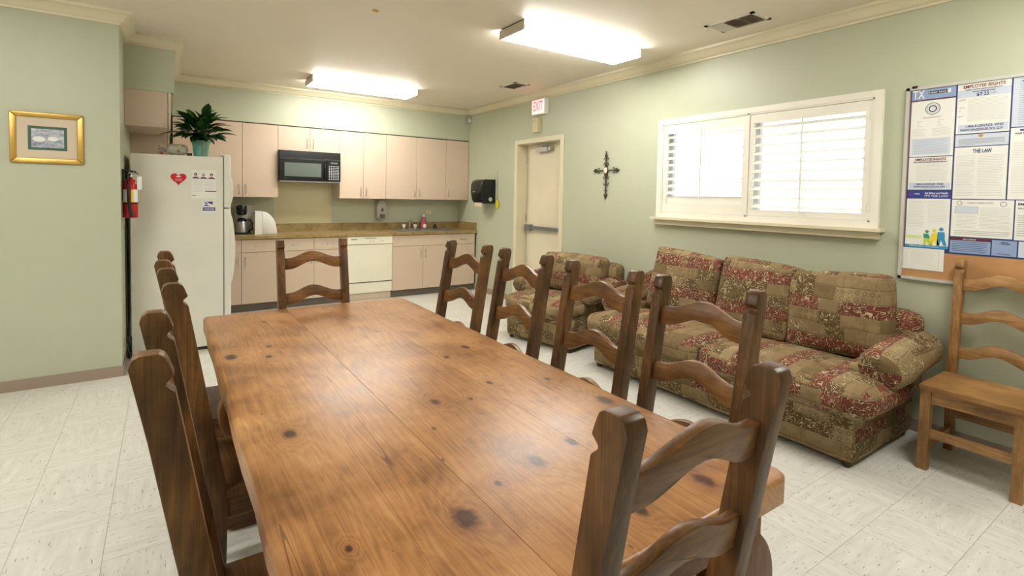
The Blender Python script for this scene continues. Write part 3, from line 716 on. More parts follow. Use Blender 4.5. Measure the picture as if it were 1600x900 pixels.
ff = fdoor(.09, 1.28).make('fresh_food_door', 'fridge_white', t, world=True)
def fhandle(z0, z1, par, bul):
    b = B(); pts = []
    for k in range(9):
        s_ = k / 8; pts.append((FX1 + .055 + bul * math.sin(PI * min(1, s_ * 1.0)) ** .6, z0 + (z1 - z0) * s_))
    b.prism([(FX1 + .05, z0)] + pts + [(FX1 + .05, z1)], FY0 + .012, FY0 + .05, 'y', bev=.004); b.make('handle', 'fridge_white', par, world=True)
fhandle(1.30, 1.60, fd, .03); fhandle(.55, 1.27, ff, .045)
box(FX1 - .02, FX1 + .06, FY0 + .02, FY0 + .10, 1.765, 1.777, bev=.003).make('hinge_cover', 'fridge_white', t, world=True)
# magnets and papers
yf = FY0 - .0005
t = thing('heart_magnet', 'red heart-shaped magnet on the refrigerator side', 'magnet', (.1, yf, 1.54))
hp = []
for k in range(28):
    a = 2 * PI * k / 28; hp.append((.10 + .0037 * 16 * math.sin(a) ** 3 * 1.0, 1.545 + .0037 * (13 * math.cos(a) - 5 * math.cos(2 * a) - 2 * math.cos(3 * a) - math.cos(4 * a))))
hb_ = [((x - .1) * 1.1 + .1, (z - 1.545) * 1.1 + 1.545) for x, z in hp]
B().prism(hb_, yf - .0015, yf, 'y').make('white_backing', 'label_white', t, world=True, smooth=0)
B().prism(hp, yf - .003, yf - .0015, 'y').make('red_heart', 'heart_red', t, world=True, smooth=0)
B().prism([(.10 + .018 * math.cos(k * PI / 5), 1.562 + .007 * math.sin(k * PI / 5)) for k in range(10)], yf - .0038, yf - .003, 'y').make('emblem', 'label_white', t, world=True, smooth=0)
q = B()
for k in range(2): q.box(.075, .125, yf - .0038, yf - .003, 1.538 - k * .012, 1.5405 - k * .012)
tag(q.make('small_print', 'label_white', t, world=True, smooth=0), kind='stuff')
t = thing('photo_flyer', 'white flyer with three portraits and a red bar on the refrigerator side', 'flyer', (.29, yf, 1.5))
box(.197, .385, yf - .0012, yf, 1.37, 1.625).make('sheet', 'paper', t, world=True, smooth=0)
for x, cl_ in ((.228, 'ink_black'), (.288, 'grey_plastic'), (.350, 'ink_black')):
    B().ball((x, yf - .0012, 1.585), .013, (1, .04, 1.1), 10, 6).make('portrait_hair', cl_, t, world=True)
    B().ball((x, yf - .0018, 1.578), .0095, (1, .05, 1.25), 10, 6).make('portrait_face', 'skin_print', t, world=True)
    B().prism([(x - .024, 1.552), (x + .024, 1.552), (x + .016, 1.563), (x - .016, 1.563)], yf - .002, yf - .0012, 'y').make('portrait_shoulders', 'maroon', t, world=True, smooth=0)
box(.203, .379, yf - .002, yf - .0012, 1.549, 1.553).make('rule', 'ink_black', t, world=True, smooth=0)
box(.30, .385, yf - .002, yf - .0012, 1.432, 1.440).make('red_bar', 'ink_red', t, world=True, smooth=0)
q = B()
for k in range(9): q.box(.208, .285 - (k % 3) * .008, yf - .002, yf - .0012, 1.535 - k * .013, 1.5375 - k * .013)
for k in range(7): q.box(.296, .375 - (k % 2) * .012, yf - .002, yf - .0012, 1.535 - k * .013, 1.5375 - k * .013)
tag(q.make('small_print', 'ink_grey', t, world=True, smooth=0), kind='stuff')
text('AHA', 'ink_red', t, (.214, yf - .002, 1.397), .014, FS)
t = thing('purple_magnet', 'white and purple square magnet below the flyer on the refrigerator', 'magnet', (.325, yf, 1.3))
box(.276, .38, yf - .002, yf, 1.245, 1.352).make('white_sheet', 'label_white', t, world=True, smooth=0)
box(.280, .379, yf - .0028, yf - .002, 1.262, 1.292).make('purple_band', 'purple', t, world=True, smooth=0)
for a in ([(.288, 1.343), (.305, 1.340), (.322, 1.320), (.313, 1.317)], [(.31, 1.343), (.36, 1.345), (.358, 1.318), (.335, 1.325)], [(.29, 1.305), (.30, 1.318), (.335, 1.305), (.35, 1.302)]): B().prism(a, yf - .0028, yf - .002, 'y').make('purple_shape', 'purple', t, world=True, smooth=0)
text('UNLEASHED', 'label_white', t, (.329, yf - .0035, 1.277), .016, FS, width=.085)

# plant
t = thing('potted_plant', 'leafy dark green peace lily in a turquoise pot on the refrigerator', 'plant', (.272, 5.44, 1.747))
PX, PY = .272, 5.44
B().lathe([(.052, 1.748), (.056, 1.76), (.066, 1.85), (.07, 1.872), (.076, 1.874), (.076, 1.892), (.066, 1.892), (.06, 1.88)], (PX, PY, 0), 24).make('pot', 'pot_turquoise', t, world=True)
B().lathe([(.01, 1.876), (.063, 1.877), (.06, 1.881), (.01, 1.884)], (PX, PY, 0), 20).make('soil', 'soil', t, world=True)
B().box(PX + .012, PX + .026, PY - .076, PY - .058, 1.752, 1.89, bev=.002).make('ribbon', 'ribbon', t, world=True)
def leafmesh(L, Wd, bend):
    b = B(); rows = []
    n = 7
    for k in range(n + 1):
        s_ = k / n; wd = Wd * (math.sin(PI * min(1, s_ * .97 + .03)) ** .8) * (1 - .35 * s_); x = L * s_; z = -bend * s_ * s_ * L
        rows.append([b.bm.verts.new((x, -wd, z + wd * .35)), b.bm.verts.new((x, 0, z)), b.bm.verts.new((x, wd, z + wd * .35))])
    for A, D in zip(rows, rows[1:]):
        for k in range(2): b.bm.faces.new((A[k], D[k], D[k + 1], A[k + 1]))
    return b
rn = random.Random(11)
specs = []
for k in range(105):
    az = rn.uniform(0, 2 * PI); el = rn.choice([rn.uniform(-.1, .5), rn.uniform(.3, 1.0), rn.uniform(.7, 1.35)]); specs.append((az, el, rn.uniform(.09, .15)))
specs += [(-.15, .95, .17), (PI + .1, .85, .17), (0.1, .35, .17), (PI, .3, .2), (-.5, .05, .15), (PI + .5, .1, .17), (-.9, 1.1, .15)]
stem_b = B()
for idx, (az, el, L) in enumerate(specs):
    st = .10 + rn.uniform(0, .07) + max(0, el - .6) * .08 if el > .2 else .09
    base_p = Vector((PX + rn.uniform(-.03, .03), PY + rn.uniform(-.03, .03), 1.88))
    dr = Vector((math.cos(az) * math.cos(el), math.sin(az) * math.cos(el), math.sin(el)))
    if dr.x < -.1 and dr.y > -.05: dr.y = -.05 - abs(dr.y) * .4; dr.normalize()
    mid = base_p + Vector((dr.x * .5, dr.y * .5, max(dr.z, .35))).normalized() * st
    stem_b.tube([base_p, (base_p + mid) / 2 + Vector((0, 0, .01)), mid], .0022, 4)
    lb = leafmesh(L, rn.uniform(.034, .046), rn.uniform(.15, .6))
    q = dr.to_track_quat('X', 'Z'); lb.xf(Matrix.Translation(mid) @ q.to_matrix().to_4x4() @ Matrix.Rotation(rn.uniform(-.5, .5), 4, 'X'))
    lb.make('leaf', 'leaf_lime' if idx % 17 == 3 else 'leaf_green', t, world=True, smooth=60)
tag(stem_b.make('stems', 'leaf_green', t, world=True), kind='stuff')
# clear bag
t = thing('treat_bag', 'crumpled clear plastic gift bag lying on the refrigerator beside the plant', 'bag', (.06, 5.46, 1.747))
b = rbox(.17, .10, .09, .04, nx=12, ny=8, nz=8, wrinkle=.006, seed=3); b.xf(Matrix.Translation((.095, 5.45, 1.803))); b.make('bag', 'bag_clear', t, world=True, smooth=25)
b = B()
for a in (-.6, -.2, .3, .8): b.tube([(.015, 5.45, 1.79), (-.015, 5.45 + .02 * math.sin(a * 3), 1.79 + .03 * a), (-.045, 5.45 + .03 * math.sin(a * 5), 1.785 + .05 * a)], [.008, .006, .011], 6)
b.make('bag_neck', 'bag_clear', t, world=True)
for c, r, m in (((.06, 5.42, 1.785), .022, 'fig_lime'), ((.10, 5.41, 1.79), .02, 'ribbon'), ((-.02, 5.44, 1.765), .014, 'heart_red'), ((.115, 5.405, 1.825), .012, 'fig_yellow')): B().ball(c, r).make('wrapped_sweet', m, t, world=True)
tag(box(.165, .205, 5.43, 5.47, 1.748, 1.775, bev=.003).make('small_box', 'black_matte'), 'small black box on the refrigerator between the bag and the pot', 'box')

# fire extinguisher
EX, EY = -.227, 5.08
t = thing('fire_extinguisher', 'red fire extinguisher hanging on the alcove wall beside the refrigerator', 'fire extinguisher', (EX, EY, 1.21))
B().lathe([(.046, 1.215), (.05, 1.22), (.05, 1.46), (.046, 1.49), (.032, 1.515), (.016, 1.525), (.016, 1.54)], (EX, EY, 0), 24).make('cylinder', 'ext_red', t, world=True)
B().lathe([(.0506, 1.325), (.0512, 1.326), (.0512, 1.335), (.0506, 1.336)], (EX, EY, 0), 24).make('strap', 'black_matte', t, world=True)
def arc_panel(a0, a1, z0, z1, mat, nm, r=.0508):
    b = B(); n = 6; P0 = [(r * math.cos(a0 + (a1 - a0) * k / n), r * math.sin(a0 + (a1 - a0) * k / n)) for k in range(n + 1)]
    P1 = [(x * 1.012, y * 1.012) for x, y in P0]; pts = [(EX + x, EY + y) for x, y in P1] + [(EX + x, EY + y) for x, y in P0[::-1]]
    b.prism(pts, z0, z1, 'z').make(nm, mat, t, world=True)
arc_panel(-2.9, -2.0, 1.34, 1.44, 'label_white', 'left_label'); arc_panel(-1.45, -1.15, 1.34, 1.44, 'label_yellow', 'yellow_label'); arc_panel(-1.14, -.3, 1.34, 1.44, 'label_white', 'right_label')
B().lathe([(.02, 1.54), (.02, 1.57), (.012, 1.58)], (EX, EY, 0), 12).make('valve', 'chrome', t, world=True)
B().prism([(EX - .045, 1.575), (EX + .03, 1.575), (EX + .05, 1.56), (EX + .055, 1.566), (EX + .03, 1.59), (EX - .045, 1.60)], EY - .012, EY + .012, 'y', bev=.002).make('lever', 'black_matte', t, world=True)
B().tube([(EX, EY - .02, 1.56), (EX - .012, EY - .05, 1.545), (EX - .014, EY - .066, 1.48), (EX - .010, EY - .066, 1.40), (EX - .004, EY - .064, 1.30)], .009, 8).make('hose', 'black_matte', t, world=True)
B().tube([(EX - .004, EY - .064, 1.31), (EX + .002, EY - .066, 1.27), (EX + .014, EY - .068, 1.225)], [.010, .013, .015], 10).make('nozzle', 'black_matte', t, world=True)
B().tube([(EX + .03 + .014 * math.cos(a), EY - .03, 1.575 + .014 * math.sin(a)) for a in [k * PI / 6 for k in range(12)]], .002, 5, closed=True).make('pull_pin_ring', 'steel', t, world=True)
box(EX + .045, EX + .075, EY - .035, EY - .034, 1.44, 1.545).make('inspection_tag', 'label_white', t, world=True, smooth=0)
box(XL + .001, XL + .015, EY - .02, EY + .02, 1.35, 1.60, bev=.002).make('wall_bracket', 'black_matte', t, world=True)
b = B(); b.tube([(XL + .014, 5.18, 1.15), (XL + .016, 5.18, .6), (XL + .018, 5.17, .3)], .006, 6)
b.tube([(XL + .03 + .012 * math.sin(a * 1.3), 5.15 + .04 * math.cos(a), .16 + .09 * math.sin(a)) for a in [k * PI / 8 for k in range(40)]], .005, 6)
tag(b.make('power_cord', 'rubber'), 'black power cord looped in the gap left of the refrigerator', 'cord')

# ================================================================== LEFT WALL PICTURE
t = thing('framed_picture', 'small gold-framed water lily print on the left green wall', 'picture', (-.69, YP, 1.79))
px0, px1, pz0, pz1, fw_ = -.888, -.492, 1.615, 1.972, .036
y0, y1 = YP - .024, YP - .001
for pts in ([(px0, pz0), (px1, pz0), (px1 - fw_, pz0 + fw_), (px0 + fw_, pz0 + fw_)], [(px0, pz1), (px0 + fw_, pz1 - fw_), (px1 - fw_, pz1 - fw_), (px1, pz1)],
            [(px0, pz0), (px0 + fw_, pz0 + fw_), (px0 + fw_, pz1 - fw_), (px0, pz1)], [(px1, pz0), (px1, pz1), (px1 - fw_, pz1 - fw_), (px1 - fw_, pz0 + fw_)]):
    B().prism(pts, y0, y1, 'y', bev=.005, seg=3).make('frame_bar', 'gold', t, world=True)
box(px0 + .03, px1 - .03, YP - .012, YP - .002, pz0 + .03, pz1 - .03).make('cream_mat', 'mat_cream', t, world=True, smooth=0)
box(-.793, -.583, YP - .0135, YP - .012, 1.708, 1.876).make('green_mat', 'mat_green', t, world=True, smooth=0)
lp = box(-.775, -.60, YP - .0145, YP - .0135, 1.726, 1.858).make('print', 'lily_print', t, world=True, smooth=0)
for x, z, r in ((-.735, 1.785, .026), (-.66, 1.79, .022)): B().prism([(x + r * 1.3 * math.cos(k * PI / 8), z + r * .75 * math.sin(k * PI / 8)) for k in range(16)], YP - .0152, YP - .0145, 'y').make('painted_leaf', 'paper', lp, world=True, smooth=0)

# ================================================================== RIGHT WALL THINGS
t = thing('exit_sign', 'white illuminated EXIT sign with red letters above the door', 'sign', (W, 5.19, 2.48))
box(3.887, W - .001, 5.055, 5.33, 2.478, 2.672, bev=.012, seg=3).make('housing', 'white_plastic', t, world=True)
box(3.884, 3.888, 5.07, 5.315, 2.492, 2.658, bev=.001).make('face', 'exit_face', t, world=True)
text('EXIT', 'exit_red', t, (3.8835, 5.195, 2.578), .165, RW, width=.19)
t = thing('alarm_box', 'cream alarm sounder box between the exit sign and the door', 'alarm', (W, 5.26, 2.26))
box(3.895, W - .001, 5.205, 5.315, 2.262, 2.44, bev=.004).make('housing', 'cream_plastic', t, world=True)
B().lathe([(.017, 3.890), (.017, 3.896)], (0, 5.275, 2.395), 14, axis='x').make('lens', 'chrome', t, world=True)
t = thing('motion_sensor', 'small grey motion sensor in the corner above the cabinets', 'sensor', (3.92, YC - .02, 2.56))
box(3.885, 3.944, 6.99, 7.05, 2.565, 2.665, bev=.008).make('housing', 'grey_plastic', t, world=True)
box(3.895, 3.935, 6.986, 6.992, 2.58, 2.625, bev=.002).make('lens', 'white_plastic', t, world=True)
# towel dispenser
t = thing('towel_dispenser', 'black wall-mounted paper towel dispenser beside the cabinets', 'towel dispenser', (W, 6.4, 1.33))
pr = [(W - .001, 1.335), (3.76, 1.335), (3.725, 1.38), (3.70, 1.50), (3.703, 1.60), (3.73, 1.655), (3.775, 1.68), (W - .001, 1.683)]
B().prism(pr, 6.25, 6.55, 'y', bev=.012, seg=3).make('housing', 'black_gloss', t, world=True)
B().lathe([(.028, 6.244), (.03, 6.25)], (3.86, 0, 1.395), 16, axis='y').make('lock_disc', 'grey_plastic', t, world=True)
box(3.745, 3.748, 6.30, 6.50, 1.29, 1.345).make('paper_towel', 'mat_cream', t, world=True, smooth=0)
box(3.698, 3.703, 6.42, 6.48, 1.50, 1.508).make('logo', 'grey_plastic', t, world=True, smooth=0)
t = thing('fly_swatter', 'yellow fly swatter hanging beside the towel dispenser', 'fly swatter', (W, 6.19, 1.27))
B().tube([(W - .012, 6.19, 1.80), (W - .012, 6.185, 1.38)], .003, 6).make('handle_wire', 'steel', t, world=True)
B().prism([(6.15, 1.275), (6.22, 1.275), (6.225, 1.36), (6.20, 1.39), (6.17, 1.39), (6.145, 1.36)], W - .016, W - .010, 'x', bev=.001).make('paddle', 'yellow_plastic', t, world=True)
# cross
CY, CZ_ = 4.012, 1.742
t = thing('wall_cross', 'ornate dark metal cross with a pale oval centre on the right wall', 'cross', (W, CY, CZ_))
X_ = W - .014
B().tube([(X_, CY, 1.93), (X_, CY, 1.46)], .0065, 6).make('upright', 'iron', t, world=True)
B().tube([(X_, CY + .16, CZ_), (X_, CY - .16, CZ_)], .0065, 6).make('crossbar', 'iron', t, world=True)
def spear(y, z, dy, dz, L=.05, w_=.024):
    n = (-dz, dy); P_ = [(y + dy * L, z + dz * L), (y + n[0] * w_ + dy * .008, z + n[1] * w_ + dz * .008), (y - dy * .01, z - dz * .01), (y - n[0] * w_ + dy * .008, z - n[1] * w_ + dz * .008)]
    B().prism(P_, X_ - .008, X_ + .006, 'x', bev=.002).make('spear_tip', 'iron', t, world=True)
spear(CY + .145, CZ_, 1, 0); spear(CY - .145, CZ_, -1, 0); spear(CY, 1.49, 0, -1, .058); spear(CY, 1.885, 0, 1, .05, .018)
B().tube([(X_, CY + .011 * math.cos(a), 1.938 + .011 * math.sin(a)) for a in [k * PI / 5 for k in range(10)]], .003, 5, closed=True).make('hanging_ring', 'iron', t, world=True)
def scroll(y, z, sy, sz, r=.018):
    pts = [(X_, y + sy * (r * (1 - a / 7) * math.cos(a)) + sy * r * .3, z + sz * r * (1 - a / 7) * math.sin(a)) for a in [k * .5 for k in range(10)]]
    B().tube(pts, .0036, 5).make('scroll', 'iron', t, world=True)
for sy in (-1, 1):
    for z, sz, r in ((1.86, 1, .02), (1.83, -1, .016), (1.80, 1, .022), (1.68, -1, .026), (1.645, 1, .02), (1.61, -1, .024), (1.58, 1, .016), (1.52, 1, .013)): scroll(CY + sy * r * .5, z, sy, sz, r)
    for z in (-1, 1): scroll(CY + sy * .12, CZ_ + z * .015, -sy, z, .018)
B().ball((X_, CY, 1.71), .025, (.4, 1, 2.4), 10, 8).make('leaf_body', 'iron', t, world=True); B().ball((X_, CY, 1.80), .02, (.4, 1, 2.2), 10, 8).make('leaf_body', 'iron', t, world=True)
B().ball((X_ - .004, CY, CZ_), .034, (.3, 1, 1.35), 14, 8).make('oval_bezel', 'iron', t, world=True); B().ball((X_ - .010, CY, CZ_), .026, (.3, 1, 1.35), 14, 8).make('oval_centre', 'pearl', t, world=True)

# ---- bulletin board and posters
BY0, BY1, BZ0, BZ1 = -.25, 1.326, .965, 2.179
t = thing('bulletin_board', 'aluminium-framed cork bulletin board on the right wall behind the honey chair', 'notice board', (W, .54, BZ0))
box(W - .012, W - .001, BY0 + .01, BY1 - .01, BZ0 + .01, BZ1 - .01).make('cork_panel', 'cork', t, world=True, smooth=0)
for a in ((BY0, BY0 + .018, BZ0, BZ1), (BY1 - .018, BY1, BZ0, BZ1), (BY0, BY1, BZ0, BZ0 + .018), (BY0, BY1, BZ1 - .018, BZ1)): box(W - .022, W - .001, *a, bev=.003).make('frame_bar', 'alu_frame', t, world=True)
XP = W - .0125
P = thing('labor_law_poster', 'large laminated labor law poster sheet with navy borders on the cork board', 'poster', (XP, .8, 1.7))
PY0 = .25
box(XP - .001, XP, PY0, 1.303, 1.148, 2.172).make('laminated_backing', 'poster_navy', P, world=True, smooth=0)
x1_ = XP - .001
def panel(ya, yb, za, zb, mat='paper', nm='notice_panel'):
    return box(x1_ - .0008, x1_, min(ya, yb), max(ya, yb), za, zb).make(nm, mat, P, world=True, smooth=0)
x2_ = x1_ - .0008
def prt(par, ya, yb, za, zb, mat, nm='printed_block', dx=0): return box(x2_ - .0006 - dx, x2_ - dx, min(ya, yb), max(ya, yb), za, zb).make(nm, mat, par, world=True, smooth=0)
def lines(par, ya, yb, z1, z0, n, mat='ink_grey', th=.0022, ind=.02):
    b = B(); rr = random.Random(int(z1 * 1000))
    for k in range(n):
        z = z1 - (z1 - z0) * k / max(1, n - 1); e = rr.uniform(0, ind) if rr.random() < .4 else 0
        b.box(x2_ - .0008, x2_, yb + e, ya, z - th / 2, z + th / 2)
    tag(b.make('small_print', mat, par, world=True, smooth=0), kind='stuff')
def rt(s_, par, y, z, size, width, mat='ink_navy'): text(s_, mat, par, (x2_ - .0011, y, z), size, RW, width=width)
def ringp(par, y, z, r, mat, th=.0015):
    B().tube([(x2_ - .0006, y + r * math.cos(a), z + r * math.sin(a)) for a in [k * PI / 16 for k in range(32)]], th, 4, closed=True).make('seal_ring', mat, par, world=True)
# column 1
a, b_ = 1.297, 1.078
h = panel(a, b_, 2.088, 2.166, 'paper_blue_mid'); rt('TX', h, 1.262, 2.127, .075, .062, 'paper'); prt(h, 1.213, 1.12, 2.126, 2.144, 'ink_black'); rt('Labor Laws', h, 1.167, 2.135, .015, .085, 'paper'); prt(h, 1.117, 1.103, 2.124, 2.146, 'paper'); prt(h, a, b_, 2.088, 2.096, 'maroon')
h = panel(a, b_, 1.742, 2.088)
ringp(h, 1.187, 2.035, .036, 'ink_navy'); ringp(h, 1.187, 2.035, .029, 'ink_grey_dark', .001); ringp(h, 1.187, 2.035, .018, 'ink_navy', .003)
B().prism([(1.187 + (.011 if k % 2 == 0 else .005) * math.cos(k * PI / 5 + PI / 2), 2.035 + (.011 if k % 2 == 0 else .005) * math.sin(k * PI / 5 + PI / 2)) for k in range(10)], x2_ - .001, x2_, 'x').make('seal_star', 'paper_blue', h, world=True, smooth=0)
lines(h, 1.235, 1.14, 1.985, 1.98, 2, 'ink_grey_dark', .002)
lines(h, 1.262, 1.235, 1.962, 1.93, 4, 'ink_grey_dark', .0018); lines(h, 1.16, 1.13, 1.962, 1.93, 4, 'ink_grey_dark', .0018)
lines(h, 1.285, 1.215, 1.912, 1.87, 7); lines(h, 1.185, 1.095, 1.912, 1.87, 7)
prt(h, 1.287, 1.093, 1.752, 1.855, 'paper_blue'); lines(h, 1.275, 1.105, 1.845, 1.765, 9, 'ink_grey_dark', .0016)
h = panel(a, b_, 1.535, 1.737); rt('EMPLOYEE RIGHTS', h, 1.187, 1.722, .020, .155, 'ink_red'); rt('EMPLOYEE POLYGRAPH PROTECTION ACT', h, 1.187, 1.706, .010, .17); lines(h, 1.255, 1.095, 1.692, 1.59, 14); prt(h, 1.29, 1.085, 1.540, 1.578, 'paper_blue')
rt('1-866-4-USWAGE  WHD', h, 1.187, 1.569, .015, .14); rt('WWW.WAGEHOUR.DOL.GOV', h, 1.187, 1.552, .015, .16)
h = panel(a, b_, 1.478, 1.531, 'osha_blue'); rt('Job Safety and Health', h, 1.148, 1.513, .017, .115, 'paper'); rt("IT'S THE LAW!", h, 1.148, 1.494, .017, .115, 'paper_blue'); rt('OSHA', h, 1.245, 1.508, .011, .028, 'paper'); ringp(h, 1.277, 1.506, .008, 'heart_red', .001)
h = panel(a, b_, 1.172, 1.478); lines(h, 1.287, 1.205, 1.462, 1.30, 18); lines(h, 1.185, 1.09, 1.462, 1.33, 15)
prt(h, a, b_, 1.172, 1.189, 'fig_blue'); prt(h, a, 1.21, 1.23, 1.248, 'pale_lime'); rt('1-800-321-OSHA  www.osha.gov', h, 1.20, 1.181, .008, .15, 'paper')
def fig(y, z, k, m1, m2, lean=0):
    B().ball((x2_ - .0006, y, z + .088 * k), .010 * k, (.04, 1, 1), 10, 6).make('figure_head', m1, h, world=True)
    B().prism([(y + .016 * k, z + .045 * k), (y + .014 * k + lean, z + .074 * k), (y - .014 * k + lean, z + .074 * k), (y - .018 * k, z + .045 * k)], x2_ - .0008, x2_, 'x').make('figure_body', m1, h, world=True, smooth=0)
    B().prism([(y + .017 * k, z), (y + .015 * k, z + .045 * k), (y - .015 * k, z + .045 * k), (y - .026 * k, z + .002), (y - .012 * k, z + .002), (y - .001 * k, z + .03 * k), (y + .006 * k, z)], x2_ - .0008, x2_, 'x').make('figure_legs', m2, h, world=True, smooth=0)
fig(1.185, 1.19, .95, 'fig_green', 'fig_lime', .006); fig(1.148, 1.19, 1.05, 'fig_yellow', 'fig_yellow'); fig(1.115, 1.19, 1.15, 'fig_blue', 'fig_blue')
# column 2
a, b_ = 1.070, .834
h = panel(a, b_, 1.866, 2.166); prt(h, a, b_, 2.078, 2.122, 'paper_blue'); rt('EMPLOYEE RIGHTS', h, .952, 2.140, .026, .185, 'ink_red'); rt('UNDER THE FAIR LABOR STANDARDS ACT', h, .952, 2.122, .009, .165)
rt('FEDERAL MINIMUM WAGE', h, .952, 2.108, .010, .10); rt('$7.25', h, .955, 2.090, .026, .055); rt('PER HOUR', h, .905, 2.092, .006, .016)
lines(h, 1.02, .845, 2.068, 1.94, 18); lines(h, 1.062, 1.03, 2.068, 2.062, 2, 'ink_grey_dark'); lines(h, 1.062, 1.035, 2.02, 2.0, 2, 'ink_grey_dark'); lines(h, 1.062, 1.035, 1.97, 1.966, 2, 'ink_grey_dark')
prt(h, 1.06, .84, 1.875, 1.918, 'paper_blue'); rt('1-866-4-USWAGE  WHD', h, .942, 1.907, .019, .165); rt('WWW.WAGEHOUR.DOL.GOV', h, .955, 1.886, .019, .19)
h = panel(a, b_, 1.791, 1.860, 'paper_blue'); B().prism([(.955 + .011 * math.cos(k * PI / 8), 1.850 + .009 * math.sin(k * PI / 8)) for k in range(16)], x2_ - .001, x2_, 'x').make('gold_seal', 'gold', h, world=True, smooth=0); lines(h, 1.055, .85, 1.832, 1.808, 4, 'ink_grey_dark', .003); lines(h, 1.055, .98, 1.80, 1.80, 1, 'ink_grey_dark')
h = panel(a, b_, 1.480, 1.786); rt('THE LAW', h, .945, 1.760, .032, .085); lines(h, 1.06, .975, 1.735, 1.50, 26); lines(h, .96, .85, 1.735, 1.50, 26)
h = panel(a, .796, 1.255, 1.475); ringp(h, 1.035, 1.455, .012, 'ink_grey_dark'); ringp(h, .84, 1.452, .013, 'ink_grey_dark'); rt('CHILD LABOR LAWS', h, .94, 1.457, .012, .115, 'ink_grey_dark')
prt(h, 1.055, .95, 1.395, 1.435, 'ink_grey_dark'); prt(h, 1.053, .952, 1.397, 1.433, 'paper_blue', dx=.0003); lines(h, 1.045, .96, 1.42, 1.402, 4, 'ink_grey_dark'); lines(h, 1.045, .955, 1.385, 1.31, 10); lines(h, .94, .81, 1.43, 1.31, 16); lines(h, 1.055, .81, 1.29, 1.27, 3, 'ink_grey_dark', .0025)
h = panel(a, .886, 1.157, 1.249, 'paper_blue_mid'); prt(h, a, .886, 1.232, 1.249, 'maroon'); rt('NOTICE TO EMPLOYEES', h, .98, 1.240, .009, .06, 'paper'); lines(h, 1.06, .90, 1.222, 1.17, 6, 'ink_navy', .002)
h = panel(.880, .775, 1.157, 1.246, 'paper_blue_mid'); rt('LABOR LAW', h, .826, 1.236, .008, .03); rt('COMPLIANCE', h, .826, 1.226, .008, .045); lines(h, .855, .80, 1.17, 1.165, 2, 'ink_navy', .0015)
h = panel(.769, .50, 1.157, 1.246, 'paper_blue')
# column 3
a, b_ = .827, .56
h = panel(a, b_, 1.885, 2.166, 'paper_blue'); lines(h, .80, .59, 2.15, 1.90, 22, 'ink_grey_dark')
rt('NOTICE', h, .745, 2.135, .014, .09)
h = panel(a, b_, 1.480, 1.879); prt(h, .79, .70, 1.860, 1.870, 'osha_blue'); rt('YOUR RIGHTS UNDER USERRA', h, .735, 1.847, .012, .15, 'ink_black'); lines(h, .815, .58, 1.80, 1.52, 30)
h = panel(.790, .45, 1.252, 1.475); rt('EMPLOYEE RIGHTS', h, .70, 1.453, .018, .16, 'ink_black'); rt('ON GOVERNMENT CONTRACTS', h, .70, 1.430, .012, .16); lines(h, .78, .60, 1.39, 1.28, 10, 'ink_grey_dark')
h = panel(.554, PY0 + .005, 1.480, 2.166); lines(h, .54, .28, 2.14, 1.52, 40)
h = panel(.444, PY0 + .005, 1.157, 1.475, 'paper_blue')
pn = thing('paper_notice', 'plain white paper notice pinned under the labor law poster', 'notice', (XP, 1.2, 1.1))
box(XP - .0016, XP - .0005, 1.095, 1.307, 1.032, 1.168).make('sheet', 'paper', pn, world=True, smooth=0)
b = B()
for y_a, y_b, z_a, z_b in ((1.285, 1.283, 1.045, 1.155), (1.122, 1.12, 1.045, 1.155), (1.285, 1.12, 1.155, 1.1565), (1.285, 1.12, 1.045, 1.0465)): b.box(XP - .0022, XP - .0015, y_b, y_a, z_a, z_b)
for k in range(8): b.box(XP - .0022, XP - .0015, 1.14, 1.265, 1.14 - k * .0115, 1.1415 - k * .0115)
tag(b.make('small_print', 'ink_grey', pn, world=True, smooth=0), kind='stuff')
tag(box(W - .026, W - .010, 1.27, 1.295, 2.172, 2.186, bev=.002).make('binder_clip', 'black_matte'), 'small black clip at the top left corner of the notice board', 'clip')

# ================================================================== DINING TABLE
t = thing('dining_table', 'long rustic pine dining table with thick knotty plank top', 'table', (.715, 1.90, 0))
TX0, TX1, TY0, TY1 = .164, 1.284, .636, 3.167; TZ = .77
def plank(x0, x1, cl_, cr):
    c = .030; pts = []
    if cl_: pts += [(x0, TY0 + c), (x0 + c * .35, TY0 + c * .3), (x0 + c, TY0)]
    else: pts += [(x0, TY0)]
    if cr: pts += [(x1 - c, TY0), (x1 - c * .35, TY0 + c * .3), (x1, TY0 + c)]
    else: pts += [(x1, TY0)]
    if cr:
        for k in range(1, 12): pts.append((x1 + .004 * math.sin(k * 1.9), TY0 + c + (TY1 - TY0 - 2 * c) * k / 12))
        pts += [(x1, TY1 - c), (x1 - c * .35, TY1 - c * .3), (x1 - c, TY1)]
    else: pts += [(x1, TY1)]
    if cl_:
        pts += [(x0 + c, TY1), (x0 + c * .35, TY1 - c * .3), (x0, TY1 - c)]
        for k in range(1, 12): pts.append((x0 + .003 * math.sin(k * 2.3), TY1 - c - (TY1 - TY0 - 2 * c) * k / 12))
    else: pts += [(x0, TY1)]
    b = B().prism(pts, .702, TZ, 'z')
    es = set()
    for e in b.bm.edges:
        if len(e.link_faces) == 2 and e.calc_face_angle(0) > 1:
            if all(abs(v.co.z - TZ) < 1e-5 for v in e.verts):
                m = (e.verts[0].co + e.verts[1].co) / 2
                inner = (not cl_ and abs(m.x - x0) < .003) or (not cr and abs(m.x - x1) < .003)
                if not inner: es.add(e)
    bmesh.ops.bevel(b.bm, geom=list(es), offset=.014, segments=3, profile=.5, affect='EDGES', clamp_overlap=True)
    return b
